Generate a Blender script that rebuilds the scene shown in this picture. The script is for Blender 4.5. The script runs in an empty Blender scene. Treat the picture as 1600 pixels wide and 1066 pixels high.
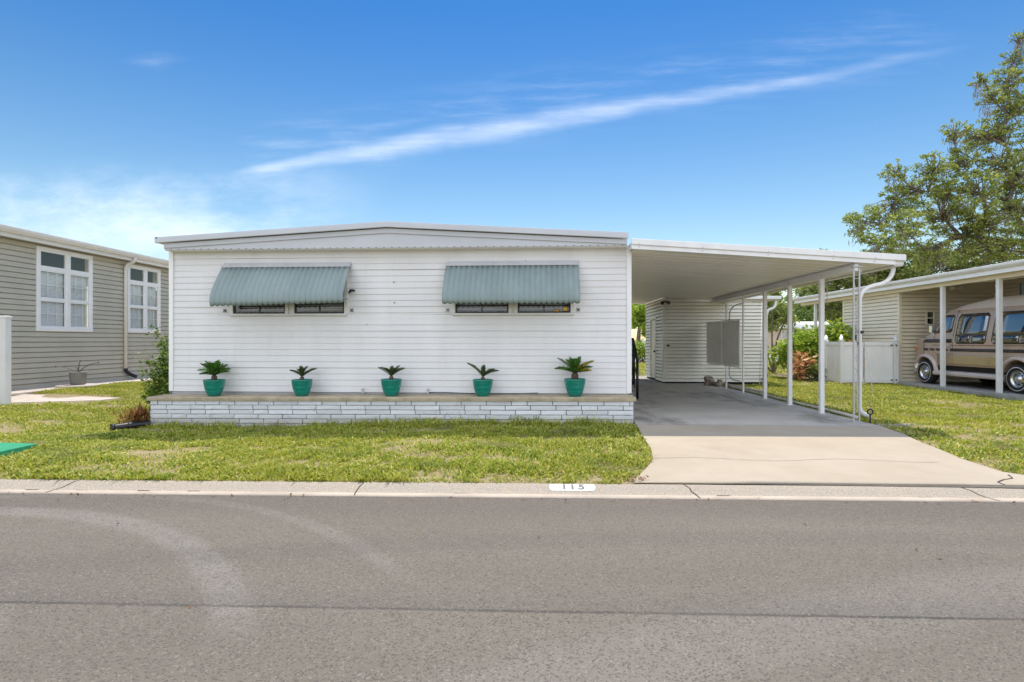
import bpy, bmesh, math, random
import numpy as np
from mathutils import Vector, Matrix
R = math.radians
random.seed(7)
rng = np.random.default_rng(11)
scene = bpy.context.scene
COL = scene.collection
H = 1.42                      # camera height above the driveway

# ------------------------------------------------------------------ materials
class NT:
    def __init__(s, tree): s.t = tree; s.n = tree.nodes; s.l = tree.links
    def new(s, ty, **kw):
        n = s.n.new(ty)
        for k, v in kw.items(): setattr(n, k, v)
        return n
    def link(s, a, b): s.l.new(a, b)
    def sock(s, inp, v):
        if hasattr(v, 'links'): s.link(v, inp)
        else: inp.default_value = v
    def m(s, op, a, b=0.0, c=0.0, clamp=False):
        n = s.new('ShaderNodeMath', operation=op); n.use_clamp = clamp
        for i, v in enumerate((a, b, c)): s.sock(n.inputs[i], v)
        return n.outputs[0]
    def mix(s, fac, a, b, blend='MIX'):
        n = s.new('ShaderNodeMix', data_type='RGBA', blend_type=blend)
        s.sock(n.inputs[0], fac)
        for i, v in ((6, a), (7, b)):
            if isinstance(v, (tuple, list)): v = (v[0], v[1], v[2], 1)
            s.sock(n.inputs[i], v)
        return n.outputs[2]
    def ramp(s, fac, lo, hi):           # smooth 0..1 between lo and hi
        n = s.new('ShaderNodeMapRange', interpolation_type='SMOOTHSTEP')
        s.sock(n.inputs[0], fac); n.inputs[1].default_value = lo; n.inputs[2].default_value = hi
        return n.outputs[0]
    def coords(s): return s.new('ShaderNodeTexCoord').outputs['Object']
    def noise(s, vec, scale, detail=4, rough=.55, stretch=None):
        if stretch:
            mp = s.new('ShaderNodeMapping'); s.link(vec, mp.inputs[0]); mp.inputs['Scale'].default_value = stretch; vec = mp.outputs[0]
        n = s.new('ShaderNodeTexNoise'); s.link(vec, n.inputs['Vector'])
        n.inputs['Scale'].default_value = scale; n.inputs['Detail'].default_value = detail; n.inputs['Roughness'].default_value = rough
        return n.outputs[0]
    def bump(s, h, strength, dist=.01, normal=None):
        b = s.new('ShaderNodeBump'); b.inputs['Strength'].default_value = strength; b.inputs['Distance'].default_value = dist
        s.link(h, b.inputs['Height'])
        if normal: s.link(normal, b.inputs['Normal'])
        return b.outputs[0]

def base_mat(name):
    m = bpy.data.materials.new(name); m.use_nodes = True
    t = NT(m.node_tree); b = m.node_tree.nodes['Principled BSDF']
    return m, t, b

def paint(name, col, rough=.5, metal=0.0, var=.12, scale=3.0, bump=0.0, bscale=60.0, dirt=None, dscale=1.2, damt=.5, stretch=None, spec=.5):
    m, t, b = base_mat(name)
    co = t.coords()
    n = t.noise(co, scale, 5, .6, stretch)
    lo = tuple(c * (1 - var) for c in col); hi = tuple(min(1, c * (1 + var)) for c in col)
    c = t.mix(t.ramp(n, .3, .7), lo, hi)
    if dirt:
        d = t.ramp(t.noise(co, dscale, 6, .65, stretch), .52, .78)
        c = t.mix(t.m('MULTIPLY', d, damt), c, dirt)
    t.link(c, b.inputs['Base Color'])
    b.inputs['Roughness'].default_value = rough; b.inputs['Metallic'].default_value = metal
    b.inputs['Specular IOR Level'].default_value = spec
    rn = t.m('MULTIPLY_ADD', n, .25, rough - .12); t.link(rn, b.inputs['Roughness'])
    if bump:
        t.link(t.bump(t.noise(co, bscale, 4, .6), bump, .01), b.inputs['Normal'])
    return m

def leafmat(name, cols, trans=.35, rough=.5, patch=None):
    """cols: dark, mid, light linear colours picked per leaf."""
    m, t, b = base_mat(name)
    g = t.new('ShaderNodeNewGeometry')
    r = t.new('ShaderNodeValToRGB'); t.link(g.outputs['Random Per Island'], r.inputs[0])
    e = r.color_ramp.elements
    while len(e) < len(cols): e.new(.5)
    for i, c in enumerate(cols):
        e[i].position = i / (len(cols) - 1); e[i].color = (c[0], c[1], c[2], 1)
    c = r.outputs[0]
    if patch:
        co = t.coords()
        for pc, sc, lo, hi, amt in patch:
            f = t.m('MULTIPLY', t.ramp(t.noise(co, sc, 4, .6), lo, hi), amt)
            c = t.mix(f, c, pc)
    t.link(c, b.inputs['Base Color']); b.inputs['Roughness'].default_value = rough
    b.inputs['Specular IOR Level'].default_value = .3
    tr = t.new('ShaderNodeBsdfTranslucent'); t.link(c, tr.inputs[0])
    mx = t.new('ShaderNodeMixShader'); mx.inputs[0].default_value = trans
    t.link(b.outputs[0], mx.inputs[1]); t.link(tr.outputs[0], mx.inputs[2])
    t.link(mx.outputs[0], m.node_tree.nodes['Material Output'].inputs[0])
    return m

def glassmat(name, tint, base=.12):
    m, t, b = base_mat(name)
    tr = t.new('ShaderNodeBsdfTransparent'); tr.inputs[0].default_value = (*tint, 1)
    gl = t.new('ShaderNodeBsdfGlossy'); gl.inputs['Roughness'].default_value = .03
    g = t.new('ShaderNodeNewGeometry'); dt = t.new('ShaderNodeVectorMath', operation='DOT_PRODUCT')
    t.link(g.outputs['Normal'], dt.inputs[0]); t.link(g.outputs['Incoming'], dt.inputs[1])
    k = t.m('POWER', t.m('SUBTRACT', 1, t.m('ABSOLUTE', dt.outputs['Value']), clamp=True), 5)
    f = t.m('MULTIPLY_ADD', k, .9, .04 + base, clamp=True)
    wob = t.bump(t.noise(t.coords(), 1.3, 1), .05, .1); t.link(wob, gl.inputs['Normal'])
    mx = t.new('ShaderNodeMixShader'); t.link(f, mx.inputs[0])
    t.link(tr.outputs[0], mx.inputs[1]); t.link(gl.outputs[0], mx.inputs[2])
    t.link(mx.outputs[0], m.node_tree.nodes['Material Output'].inputs[0])
    return m

M = {}
M['siding'] = paint('white_vinyl_siding', (.725, .715, .712), .42, var=.035, scale=1.1, dirt=(.58, .56, .50), dscale=1.6, damt=.35, stretch=(1.6, 1, .28))
M['trim'] = paint('white_trim', (.82, .82, .81), .4, var=.03)
M['fascia'] = paint('grey_white_fascia', (.53, .545, .58), .4, var=.05, scale=2, stretch=(.4, 1, 1))
M['whitemetal'] = paint('white_metal', (.78, .78, .78), .35, var=.05, dirt=(.5, .47, .4), dscale=2.5, damt=.3)
M['ceil'] = paint('carport_pan_white', (.80, .77, .71), .35, var=.06, scale=1.5, dirt=(.5, .44, .34), dscale=1.0, damt=.4, stretch=(.3, 2, 1))
M['cream'] = paint('cream_siding', (.80, .72, .555), .45, var=.04, dirt=(.5, .46, .36), dscale=.8, damt=.3)
M['shedsiding'] = paint('shed_siding', (.86, .84, .75), .45, var=.03, dirt=(.6, .56, .46), dscale=.8, damt=.3)
M['taupe'] = paint('taupe_siding', (.49, .455, .365), .5, var=.05, scale=1.5, dirt=(.45, .43, .38), dscale=.7, damt=.3)
M['gutter'] = paint('off_white_gutter', (.72, .70, .67), .4, var=.05)
M['awning'] = paint('sage_green_awning', (.215, .275, .27), .42, var=.10, scale=1.2, dirt=(.33, .37, .35), dscale=1.6, damt=.5, stretch=(1.5, 1, .5))
M['galv'] = paint('grey_aluminium', (.45, .45, .46), .4, .3, var=.08)
M['alu'] = paint('aged_aluminium_frame', (.66, .655, .62), .4, .2, var=.08)
M['black'] = paint('black_metal', (.012, .012, .014), .4, var=.2)
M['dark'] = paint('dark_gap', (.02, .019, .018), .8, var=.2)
M['rubber'] = paint('tyre_rubber', (.018, .018, .019), .75, var=.25, scale=20)
M['chrome'] = paint('chrome_rim', (.6, .6, .58), .28, 1.0, var=.05)
M['glass'] = glassmat('window_glass', (.93, .95, .95), .05)
M['autoglass'] = glassmat('tinted_car_glass', (.22, .25, .26), .24)
M['blind'] = paint('white_blind', (.86, .855, .84), .6, var=.03)
M['darkblind'] = paint('dark_blind', (.30, .285, .27), .6, var=.1)
M['yellow'] = paint('yellow_sticker', (.75, .42, .02), .5, var=.05)
M['soil'] = paint('potting_soil', (.03, .022, .016), .95, var=.4, scale=30, bump=.8)
M['pot'] = paint('teal_glazed_pot', (.006, .205, .155), .2, var=.18, scale=5, dirt=(.004, .12, .12), dscale=4, damt=.6)
M['greypot'] = paint('grey_pot', (.23, .225, .21), .8, var=.1, bump=.2)
M['tan'] = paint('tan_cap', (.42, .345, .235), .85, var=.2, scale=6, bump=.5, bscale=70, dirt=(.3, .27, .23), dscale=2, damt=.6)
M['mortar'] = paint('mortar', (.16, .162, .17), .95, var=.25, scale=20, bump=.6)
M['step'] = paint('concrete_step', (.33, .34, .31), .85, var=.15, scale=8, bump=.3)
M['slab'] = paint('carport_slab', (.36, .35, .32), .9, var=.15, scale=3, bump=.3)
M['path'] = paint('pinkish_path', (.55, .49, .44), .9, var=.1, scale=4, bump=.3)
M['backroad'] = paint('back_street', (.42, .40, .39), .9, var=.08)
M['stone'] = paint('rough_stone', (.30, .25, .19), .9, var=.35, scale=9, bump=.9, bscale=25)
M['vinyl'] = paint('white_vinyl_fence', (.80, .80, .79), .4, var=.03, dirt=(.48, .48, .40), dscale=1.3, damt=.45, stretch=(2, 2, .5))
M['mat'] = paint('green_mat', (.02, .30, .15), .7, var=.1, scale=12, bump=.3, bscale=120)
M['corr'] = paint('black_drain_pipe', (.012, .013, .016), .35, var=.2)
M['bark'] = paint('oak_bark', (.17, .14, .11), .95, var=.4, scale=9, bump=1.0, bscale=18, stretch=(1, 1, .3))
M['trunkpalm'] = paint('sago_trunk', (.10, .075, .05), .9, var=.4, scale=40, bump=1.0, bscale=60)
M['amber'] = paint('amber_lens', (.75, .16, .02), .3, var=.05)
M['beige'] = paint('beige_wall', (.58, .47, .36), .8, var=.05)
M['whiteroof'] = paint('white_roof', (.82, .82, .82), .5, var=.04)
M['plate'] = paint('white_curb_paint', (.85, .85, .85), .6, var=.06, scale=30, dirt=(.5, .48, .45), dscale=12, damt=.5)
M['digit'] = paint('grey_number_paint', (.10, .105, .11), .6, var=.2, scale=30)
M['crack'] = paint('crack', (.05, .045, .04), .95, var=.3)
M['screen'] = paint('louvre_grey_white', (.80, .78, .72), .45, var=.05)
M['copper'] = paint('warm_lamp_housing', (.09, .05, .03), .4, var=.2)
M['pvc'] = paint('pvc_pipe', (.60, .58, .54), .45, var=.1)
M['vanpaint'] = paint('van_rose_bronze', (.47, .345, .265), .3, .2, var=.05, scale=2)
M['vangold'] = paint('van_gold', (.46, .35, .19), .3, .25, var=.05, scale=2)
M['vanlight'] = paint('van_light_trim', (.60, .51, .46), .35, .1, var=.05)
M['vanroof'] = paint('van_roof_beige', (.56, .47, .40), .45, var=.04)
M['vandark'] = paint('van_dark_band', (.035, .027, .024), .3, var=.1)
M['vanred'] = paint('van_brown_pinstripe', (.20, .05, .03), .35, var=.1)

def brickmat():
    m, t, b = base_mat('white_painted_brick')
    co = t.coords(); g = t.new('ShaderNodeNewGeometry')
    c = t.mix(g.outputs['Random Per Island'], (.70, .72, .75), (.80, .81, .83))
    d = t.ramp(t.noise(co, 7, 6, .7), .55, .75)
    c = t.mix(t.m('MULTIPLY', d, .55), c, (.40, .39, .37))
    sp = t.new('ShaderNodeSeparateXYZ'); t.link(co, sp.inputs[0])
    lo = t.m('ADD', sp.outputs[2], t.m('MULTIPLY_ADD', sp.outputs[0], -.004, t.m('MULTIPLY_ADD', t.noise(co, 3.5, 5), .16, -.08)))
    c = t.mix(t.m('MULTIPLY', t.m('SUBTRACT', 1, t.ramp(lo, -.02, .14)), .5), c, (.36, .32, .26))
    t.link(c, b.inputs['Base Color']); b.inputs['Roughness'].default_value = .75
    t.link(t.bump(t.noise(co, 22, 6, .7, (1, 1, 2.5)), .9, .025), b.inputs['Normal'])
    return m
M['brick'] = brickmat()

def concretemat():
    m, t, b = base_mat('driveway_concrete')
    co = t.coords()
    c = t.mix(t.ramp(t.noise(co, 1.1, 6, .65), .3, .7), (.41, .345, .265), (.46, .395, .31))
    c = t.mix(t.m('MULTIPLY', t.ramp(t.noise(co, .55, 5, .7, (1, .6, 1)), .5, .75), .65), c, (.33, .27, .205))
    sp = t.new('ShaderNodeSeparateXYZ'); t.link(co, sp.inputs[0])
    inside = t.ramp(sp.outputs[1], 9.25, 9.4)           # older, greyer pour under the roof
    old = t.mix(t.ramp(t.noise(co, .9, 6, .7), .35, .7), (.50, .475, .435), (.41, .385, .35))
    oil = t.ramp(t.noise(co, .7, 5, .7, (1, .45, 1)), .50, .68)
    old = t.mix(t.m('MULTIPLY', oil, .7), old, (.15, .135, .11))
    c = t.mix(inside, c, old)
    c = t.mix(t.m('MULTIPLY', t.ramp(t.noise(co, 160, 2, .5), .55, .8), .25), c, (.25, .21, .17))
    t.link(c, b.inputs['Base Color']); b.inputs['Roughness'].default_value = .85
    t.link(t.bump(t.noise(co, 120, 4, .6), .25, .006), b.inputs['Normal'])
    return m
M['concrete'] = concretemat()

def curbmat():
    m, t, b = base_mat('curb_concrete')
    co = t.coords()
    v = t.new('ShaderNodeTexVoronoi'); t.link(co, v.inputs['Vector']); v.inputs['Scale'].default_value = 75
    c = t.mix(t.ramp(v.outputs['Distance'], .1, .7), (.50, .43, .35), (.34, .29, .235))
    c = t.mix(t.m('MULTIPLY', t.ramp(t.noise(co, 1.6, 6, .7), .45, .75), .5), c, (.35, .32, .28))
    c = t.mix(t.m('MULTIPLY', t.ramp(t.noise(co, 3, 4, .6), .62, .75), .4), c, (.55, .42, .25))
    t.link(c, b.inputs['Base Color']); b.inputs['Roughness'].default_value = .9
    t.link(t.bump(v.outputs['Distance'], .5, .01), b.inputs['Normal'])
    return m
M['curb'] = curbmat()
M['gutterpan'] = paint('gutter_pan_concrete', (.54, .45, .36), .85, var=.12, scale=2.5, bump=.3, bscale=90, dirt=(.36, .31, .26), dscale=1.5, damt=.6)

def asphaltmat():
    m, t, b = base_mat('asphalt')
    co = t.coords()
    sp = t.new('ShaderNodeSeparateXYZ'); t.link(co, sp.inputs[0]); x, y = sp.outputs[0], sp.outputs[1]
    big = t.ramp(t.noise(co, .5, 5, .6, (.35, 1.2, 1)), .3, .7)
    c = t.mix(big, (.160, .138, .110), (.188, .164, .132))
    # slightly browner, darker fresh strip beside the kerb
    yk = t.m('SUBTRACT', y, t.m('MULTIPLY', x, .0205))
    c = t.mix(t.m('MULTIPLY', t.ramp(yk, 4.55, 5.1), .55), c, (.125, .100, .085))
    # pale tyre arcs: circles far to the side of the road
    wob = t.m('MULTIPLY_ADD', t.noise(co, .9, 3), .10, -.05)
    def arc(cx, cy, rad, w, amt, col, y0, y1, c):
        dx = t.m('SUBTRACT', x, cx); dy = t.m('SUBTRACT', y, cy)
        d = t.m('SQRT', t.m('ADD', t.m('MULTIPLY', dx, dx), t.m('MULTIPLY', dy, dy)))
        d = t.m('ABSOLUTE', t.m('ADD', t.m('SUBTRACT', d, rad), wob))
        f = t.m('SUBTRACT', 1, t.ramp(d, w * .35, w))
        f = t.m('MULTIPLY', f, t.m('MULTIPLY', t.ramp(y, y0, y0 + .5), t.m('SUBTRACT', 1, t.ramp(y, y1 - .5, y1))))
        f = t.m('MULTIPLY', f, t.m('MULTIPLY_ADD', t.noise(co, 3, 4), .9, .25, clamp=True))
        return t.mix(t.m('MULTIPLY', f, amt), c, col)
    pale = (.30, .28, .255)
    c = arc(-4.9, .9, 3.78, .17, .55, pale, 2.6, 5.4, c)
    c = arc(-4.4, .9, 4.35, .10, .3, pale, 3.3, 5.4, c)
    c = arc(-4.9, .7, 2.75, .22, .3, pale, 2.4, 4.6, c)
    c = arc(6.0, -9.0, 12.9, .40, .30, pale, 2.0, 5.0, c)
    c = arc(7.0, -9.5, 12.0, .30, .25, pale, 1.5, 4.0, c)
    c = arc(3.0, -20, 24.4, .22, .45, (.12, .105, .092), 3.0, 5.0, c)
    # the lane joint
    ys = t.m('SUBTRACT', y, t.m('MULTIPLY_ADD', x, .0190, 3.082))
    j = t.m('ABSOLUTE', t.m('ADD', ys, t.m('MULTIPLY_ADD', t.noise(co, 6, 3), .03, -.015)))
    jm = t.m('SUBTRACT', 1, t.ramp(j, .004, .022))
    jm = t.m('MULTIPLY', jm, t.m('MULTIPLY_ADD', t.noise(co, 1.5, 2), 1.4, 0, clamp=True))
    far = t.m('MULTIPLY', t.ramp(ys, -.01, .0), t.m('SUBTRACT', 1, t.ramp(ys, .0, .35)))
    c = t.mix(t.m('MULTIPLY', far, .35), c, (.11, .098, .087))
    c = t.mix(t.m('MULTIPLY', jm, .85), c, (.045, .04, .036))
    # aggregate
    v = t.new('ShaderNodeTexVoronoi'); t.link(co, v.inputs['Vector']); v.inputs['Scale'].default_value = 105
    vc = t.new('ShaderNodeSeparateColor'); t.link(v.outputs['Color'], vc.inputs[0])
    c = t.mix(t.m('MULTIPLY', t.ramp(vc.outputs[0], .66, .92), .6), c, (.06, .052, .045))
    c = t.mix(t.m('MULTIPLY', t.ramp(vc.outputs[1], .90, .98), .4), c, (.34, .31, .27))
    c = t.mix(t.m('MULTIPLY', t.ramp(t.noise(co, 38, 4, .7), .5, .75), .5), c, (.10, .09, .08))
    t.link(c, b.inputs['Base Color']); b.inputs['Roughness'].default_value = .8
    h = t.m('ADD', v.outputs['Distance'], t.m('MULTIPLY', jm, -1.5))
    t.link(t.bump(h, .55, .012), b.inputs['Normal'])
    return m
M['asphalt'] = asphaltmat()

def lawnmat():
    m, t, b = base_mat('lawn_soil_and_thatch')
    co = t.coords()
    c = t.mix(t.ramp(t.noise(co, .8, 6, .7), .35, .65), (.40, .32, .19), (.30, .23, .12))
    c = t.mix(t.m('MULTIPLY', t.ramp(t.noise(co, 28, 4, .7), .45, .7), .7), c, (.13, .12, .04))
    t.link(c, b.inputs['Base Color']); b.inputs['Roughness'].default_value = .95
    t.link(t.bump(t.noise(co, 30, 5, .7), .8, .03), b.inputs['Normal'])
    return m
M['lawn'] = lawnmat()
GP = [((.44, .44, .05), .45, .46, .66, .55), ((.12, .27, .03), .9, .52, .68, .6), ((.46, .36, .17), .9, .58, .70, .7)]
M['grass'] = leafmat('lawn_grass', [(.06, .14, .012), (.28, .37, .025), (.50, .52, .05), (.74, .72, .24), (.14, .25, .02), (.46, .48, .04), (.66, .52, .20)], .42, .5, GP)
M['oak'] = leafmat('oak_leaves', [(.12, .17, .03), (.28, .35, .06), (.52, .55, .17)], .52)
M['oak2'] = leafmat('pale_tree_leaves', [(.13, .18, .04), (.25, .31, .08), (.40, .44, .15)], .45)
M['far'] = leafmat('far_tree_leaves', [(.07, .13, .03), (.15, .24, .05), (.27, .35, .09)], .45)
M['shrub'] = leafmat('shrub_leaves', [(.05, .11, .015), (.14, .23, .03), (.30, .38, .08)], .35)
M['hedge'] = leafmat('hedge_leaves', [(.09, .20, .03), (.32, .48, .05), (.62, .65, .09)], .5)
M['croton'] = leafmat('orange_croton_leaves', [(.20, .22, .04), (.70, .33, .13), (.80, .52, .28), (.66, .27, .11)], .35)
M['bromel'] = leafmat('rust_leaves', [(.12, .06, .03), (.34, .12, .05), (.42, .22, .07), (.24, .24, .05)], .3)
M['sago'] = leafmat('sago_fronds', [(.03, .085, .012), (.055, .16, .02), (.11, .25, .035)], .2, .35)
M['sagoyel'] = leafmat('yellowing_sago_fronds', [(.10, .12, .01), (.36, .28, .02), (.48, .30, .02)], .25)
M['sagodry'] = leafmat('sparse_sago_fronds', [(.02, .04, .012), (.05, .09, .02), (.09, .085, .05)], .15, .4)
M['drac'] = leafmat('dracaena_leaves', [(.06, .10, .02), (.16, .22, .04), (.28, .33, .07)], .3)
M['litter'] = leafmat('dry_leaves', [(.12, .06, .03), (.22, .11, .05), (.30, .18, .09)], .1)
M['moss'] = leafmat('grey_moss', [(.20, .18, .14), (.30, .27, .21)], .2)

# ------------------------------------------------------------------ mesh building
class MB:
    def __init__(s): s.v = []; s.f = []; s.sm = []
    def add(s, vs, fs, smooth=False):
        o = len(s.v); s.v += [tuple(p) for p in vs]
        for f in fs: s.f.append(tuple(i + o for i in f)); s.sm.append(smooth)
        return s
    def poly(s, pts, smooth=False): return s.add(pts, [tuple(range(len(pts)))], smooth)
    def box(s, x0, x1, y0, y1, z0, z1):
        v = [(x, y, z) for z in (z0, z1) for y in (y0, y1) for x in (x0, x1)]
        return s.add(v, [(0, 2, 3, 1), (4, 5, 7, 6), (0, 1, 5, 4), (2, 6, 7, 3), (0, 4, 6, 2), (1, 3, 7, 5)])
    def prism(s, pts, d):
        d = Vector(d); n = len(pts); a = [Vector(p) for p in pts]
        nrm = Vector((0, 0, 0))
        for i in range(n): nrm += a[i].cross(a[(i + 1) % n])
        if nrm.dot(d) > 0: a = a[::-1]
        b = [p + d for p in a]
        fs = [tuple(range(n)), tuple(range(2 * n - 1, n - 1, -1))]
        fs += [(i, n + i, n + (i + 1) % n, (i + 1) % n) for i in range(n)]
        fs = [tuple(reversed(f)) if k >= 2 else f for k, f in enumerate(fs)]
        fs = [fs[0], fs[1]] + [((i + 1) % n, n + (i + 1) % n, n + i, i) for i in range(n)]
        return s.add(a + b, fs)
    def beam(s, p, q, w, h, up=(0, 0, 1)):
        p, q = Vector(p), Vector(q); d = (q - p).normalized(); u = Vector(up)
        r = d.cross(u).normalized() * (w / 2); u = r.cross(d).normalized() * (h / 2)
        return s.prism([p - r - u, p + r - u, p + r + u, p - r + u], q - p)
    def tube(s, path, r, n=10, smooth=True, cap=True):
        P = [Vector(p) for p in path]; m = len(P)
        rs = r if hasattr(r, '__len__') else [r] * m
        vs = []; nv = None
        for i in range(m):
            d = (P[min(i + 1, m - 1)] - P[max(i - 1, 0)]).normalized()
            if nv is None: nv = d.orthogonal().normalized()
            nv = (nv - d * nv.dot(d)).normalized(); bv = d.cross(nv)
            for k in range(n):
                a = 2 * math.pi * k / n; vs.append(P[i] + (nv * math.cos(a) + bv * math.sin(a)) * rs[i])
        fs = [(i * n + k, i * n + (k + 1) % n, (i + 1) * n + (k + 1) % n, (i + 1) * n + k) for i in range(m - 1) for k in range(n)]
        s.add(vs, fs, smooth)
        if cap:
            o = len(s.v) - m * n
            s.f.append(tuple(o + k for k in range(n - 1, -1, -1))); s.sm.append(False)
            s.f.append(tuple(o + (m - 1) * n + k for k in range(n))); s.sm.append(False)
        return s
    def lathe(s, prof, c=(0, 0, 0), n=32, axis='z', smooth=True):
        vs = []
        for r, h in prof:
            for k in range(n):
                a = 2 * math.pi * k / n; x, y = r * math.cos(a), r * math.sin(a)
                vs.append((c[0] + x, c[1] + y, c[2] + h) if axis == 'z' else (c[0] + h, c[1] + x, c[2] + y))
        fs = [(i * n + k, i * n + (k + 1) % n, (i + 1) * n + (k + 1) % n, (i + 1) * n + k) for i in range(len(prof) - 1) for k in range(n)]
        return s.add(vs, fs, smooth)
    def mesh(s, name, mat):
        me = bpy.data.meshes.new(name); me.from_pydata(s.v, [], s.f)
        me.polygons.foreach_set('use_smooth', s.sm); me.materials.append(mat); me.update()
        return me

def bez(p0, p1, p2, n=8):
    p0, p1, p2 = Vector(p0), Vector(p1), Vector(p2)
    return [p0 * (1 - t) ** 2 + p1 * 2 * t * (1 - t) + p2 * t * t for t in [i / n for i in range(n + 1)]]

def link(name, me, parent=None, bevel=0.0, world=True, fixn=True):
    if fixn and me and len(me.polygons) < 60000:
        bm = bmesh.new(); bm.from_mesh(me)
        if fixn == 'recalc': bmesh.ops.recalc_face_normals(bm, faces=bm.faces[:])
        bm.to_mesh(me); bm.free()
    o = bpy.data.objects.new(name, me); COL.objects.link(o)
    if parent:
        o.parent = parent
        if world and parent.parent is None: o.location = -parent.location
    if bevel:
        b = o.modifiers.new('bevel', 'BEVEL'); b.width = bevel; b.segments = 2; b.limit_method = 'ANGLE'; b.angle_limit = R(50)
    return o
def obj(name, mb, mat, parent=None, bevel=0.0, world=True):
    return link(name, mb.mesh(name, M[mat] if isinstance(mat, str) else mat), parent, bevel, world, 'recalc')
def tag(o, label=None, cat=None, group=None, kind=None):
    if label: o['label'] = label
    if cat: o['category'] = cat
    if group: o['group'] = group
    if kind: o['kind'] = kind
    return o
def thing(name, label, cat, loc=(0, 0, 0), group=None):
    o = bpy.data.objects.new(name, None); COL.objects.link(o); o.location = loc; o.empty_display_size = .2
    return tag(o, label, cat, group)
def struct(name, mb, mat, bevel=0.0): return tag(obj(name, mb, mat, None, bevel), kind='structure')

def quads_mesh(name, V, k, mat):
    """V: (N,k,3) array: N separate k-gons."""
    N = len(V); me = bpy.data.meshes.new(name)
    me.vertices.add(N * k); me.vertices.foreach_set('co', np.ascontiguousarray(V, dtype=np.float32).ravel())
    me.loops.add(N * k); me.loops.foreach_set('vertex_index', np.arange(N * k, dtype=np.int32))
    me.polygons.add(N); me.polygons.foreach_set('loop_start', np.arange(0, N * k, k, dtype=np.int32))
    me.materials.append(M[mat]); me.update(calc_edges=True); me.validate()
    return me

def unit(a): return a / np.maximum(np.linalg.norm(a, axis=-1, keepdims=True), 1e-9)
def leaves(C, size, aspect=.5, up=.3, dirs=None, droop=0.0, fold=.25):
    """C (N,3) leaf bases -> (N,4,3) rhombi, random or given direction."""
    N = len(C)
    d = unit(rng.normal(size=(N, 3)) * [1, 1, .6]) if dirs is None else unit(dirs + rng.normal(size=(N, 3)) * .35)
    d[:, 2] -= droop; d = unit(d)
    n = unit(rng.normal(size=(N, 3)) + [0, 0, up * 3])
    w = unit(np.cross(d, n)); n2 = np.cross(w, d)
    L = (size * rng.uniform(.6, 1.3, N))[:, None]
    W = L * aspect * .5
    mid = C + d * L * .45
    return np.stack([C, mid + w * W - n2 * W * fold, C + d * L, mid - w * W - n2 * W * fold], 1)
def blob(c, r, n, shell=.45):
    """points in an ellipsoid, biased outward."""
    p = unit(rng.normal(size=(n, 3))); q = rng.uniform(shell ** 3, 1, n) ** (1 / 3)
    return np.array(c) + p * q[:, None] * np.array(r)

# ------------------------------------------------------------------ ground
def sst(a, b, x):
    t = np.clip((x - a) / (b - a), 0, 1); return t * t * (3 - 2 * t)
def kerb_y(x): return 5.645 + .0235 * (x - .75)
def gz(x, y):
    x = np.asarray(x, float); y = np.asarray(y, float)
    z = -.045 + .025 * sst(7, 9, y) * sst(4.8, 6, x)
    z = z - .115 * sst(-.8, -6, x) * sst(6.0, 8.8, y) * (1 - sst(11, 14, y))
    z = z + .17 * sst(-8.4, -12.4, x) * sst(6.0, 9.5, y)
    z = z - .015 * (1 - sst(5.6, 6.1, y))
    z = z + .012 * np.sin(x * 1.7 + y) * np.sin(y * 1.3 - x * .6) * sst(6, 7, y)
    return z
xs = np.concatenate([[-2500, -900, -300, -120, -60, -35], np.arange(-24, 24.1, .4), [35, 60, 120, 300, 900, 2500]])
fy = np.concatenate([np.arange(0, 20.1, .4), [24, 30, 40, 60, 90, 150, 300, 900, 2500]])
b = MB(); nx = len(xs)
vs = []
for j in fy:
    for x in xs:
        y = kerb_y(max(-70, min(70, x))) - .01 + j
        vs.append((x, y, float(gz(x, y))))
b.add(vs, [(j * nx + i, j * nx + i + 1, (j + 1) * nx + i + 1, (j + 1) * nx + i) for j in range(len(fy) - 1) for i in range(nx - 1)], True)
struct('lawn', b, 'lawn')
b = MB(); b.poly([(-3000, -3000, -.32), (3000, -3000, -.32), (3000, 5.9, -.32), (-3000, 5.9, -.32)]); struct('ground', b, 'lawn')

def sweep_x(b, prof, x0, x1, n=60):
    vs = []; m = len(prof)
    for i in range(n + 1):
        x = x0 + (x1 - x0) * i / n; y0 = kerb_y(x)
        for dy, z in prof: vs.append((x, y0 + dy, z))
    b.add(vs, [(i * m + k, i * m + k + 1, (i + 1) * m + k + 1, (i + 1) * m + k) for i in range(n) for k in range(m - 1)], True)
b = MB(); sweep_x(b, [(.03, -.30), (.03, -.062), (.0, -.052), (-.03, -.053), (-.08, -.068), (-.13, -.092), (-.175, -.108), (-.19, -.109)], -70, 70)
curb = struct('curb', b, 'curb')
b = MB(); sweep_x(b, [(-.19, -.109), (-.255, -.122), (-.258, -.30)], -70, 70)
struct('gutter_pan', b, 'gutterpan')
b = MB(); sweep_x(b, [(-.256, -.128), (-.30, -.130), (-1.0, -.125), (-2.6, -.11), (-2.62, -.116), (-4.0, -.12), (-9.0, -.17)], -70, 70, 120)
struct('road', b, 'asphalt')
b = MB(); sweep_x(b, [(-9.0, -.17), (-9.05, -.14), (-9.3, -.06), (-9.35, -.06), (-9.36, -.32)], -70, 70)
struct('far_curb', b, 'curb')

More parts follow.
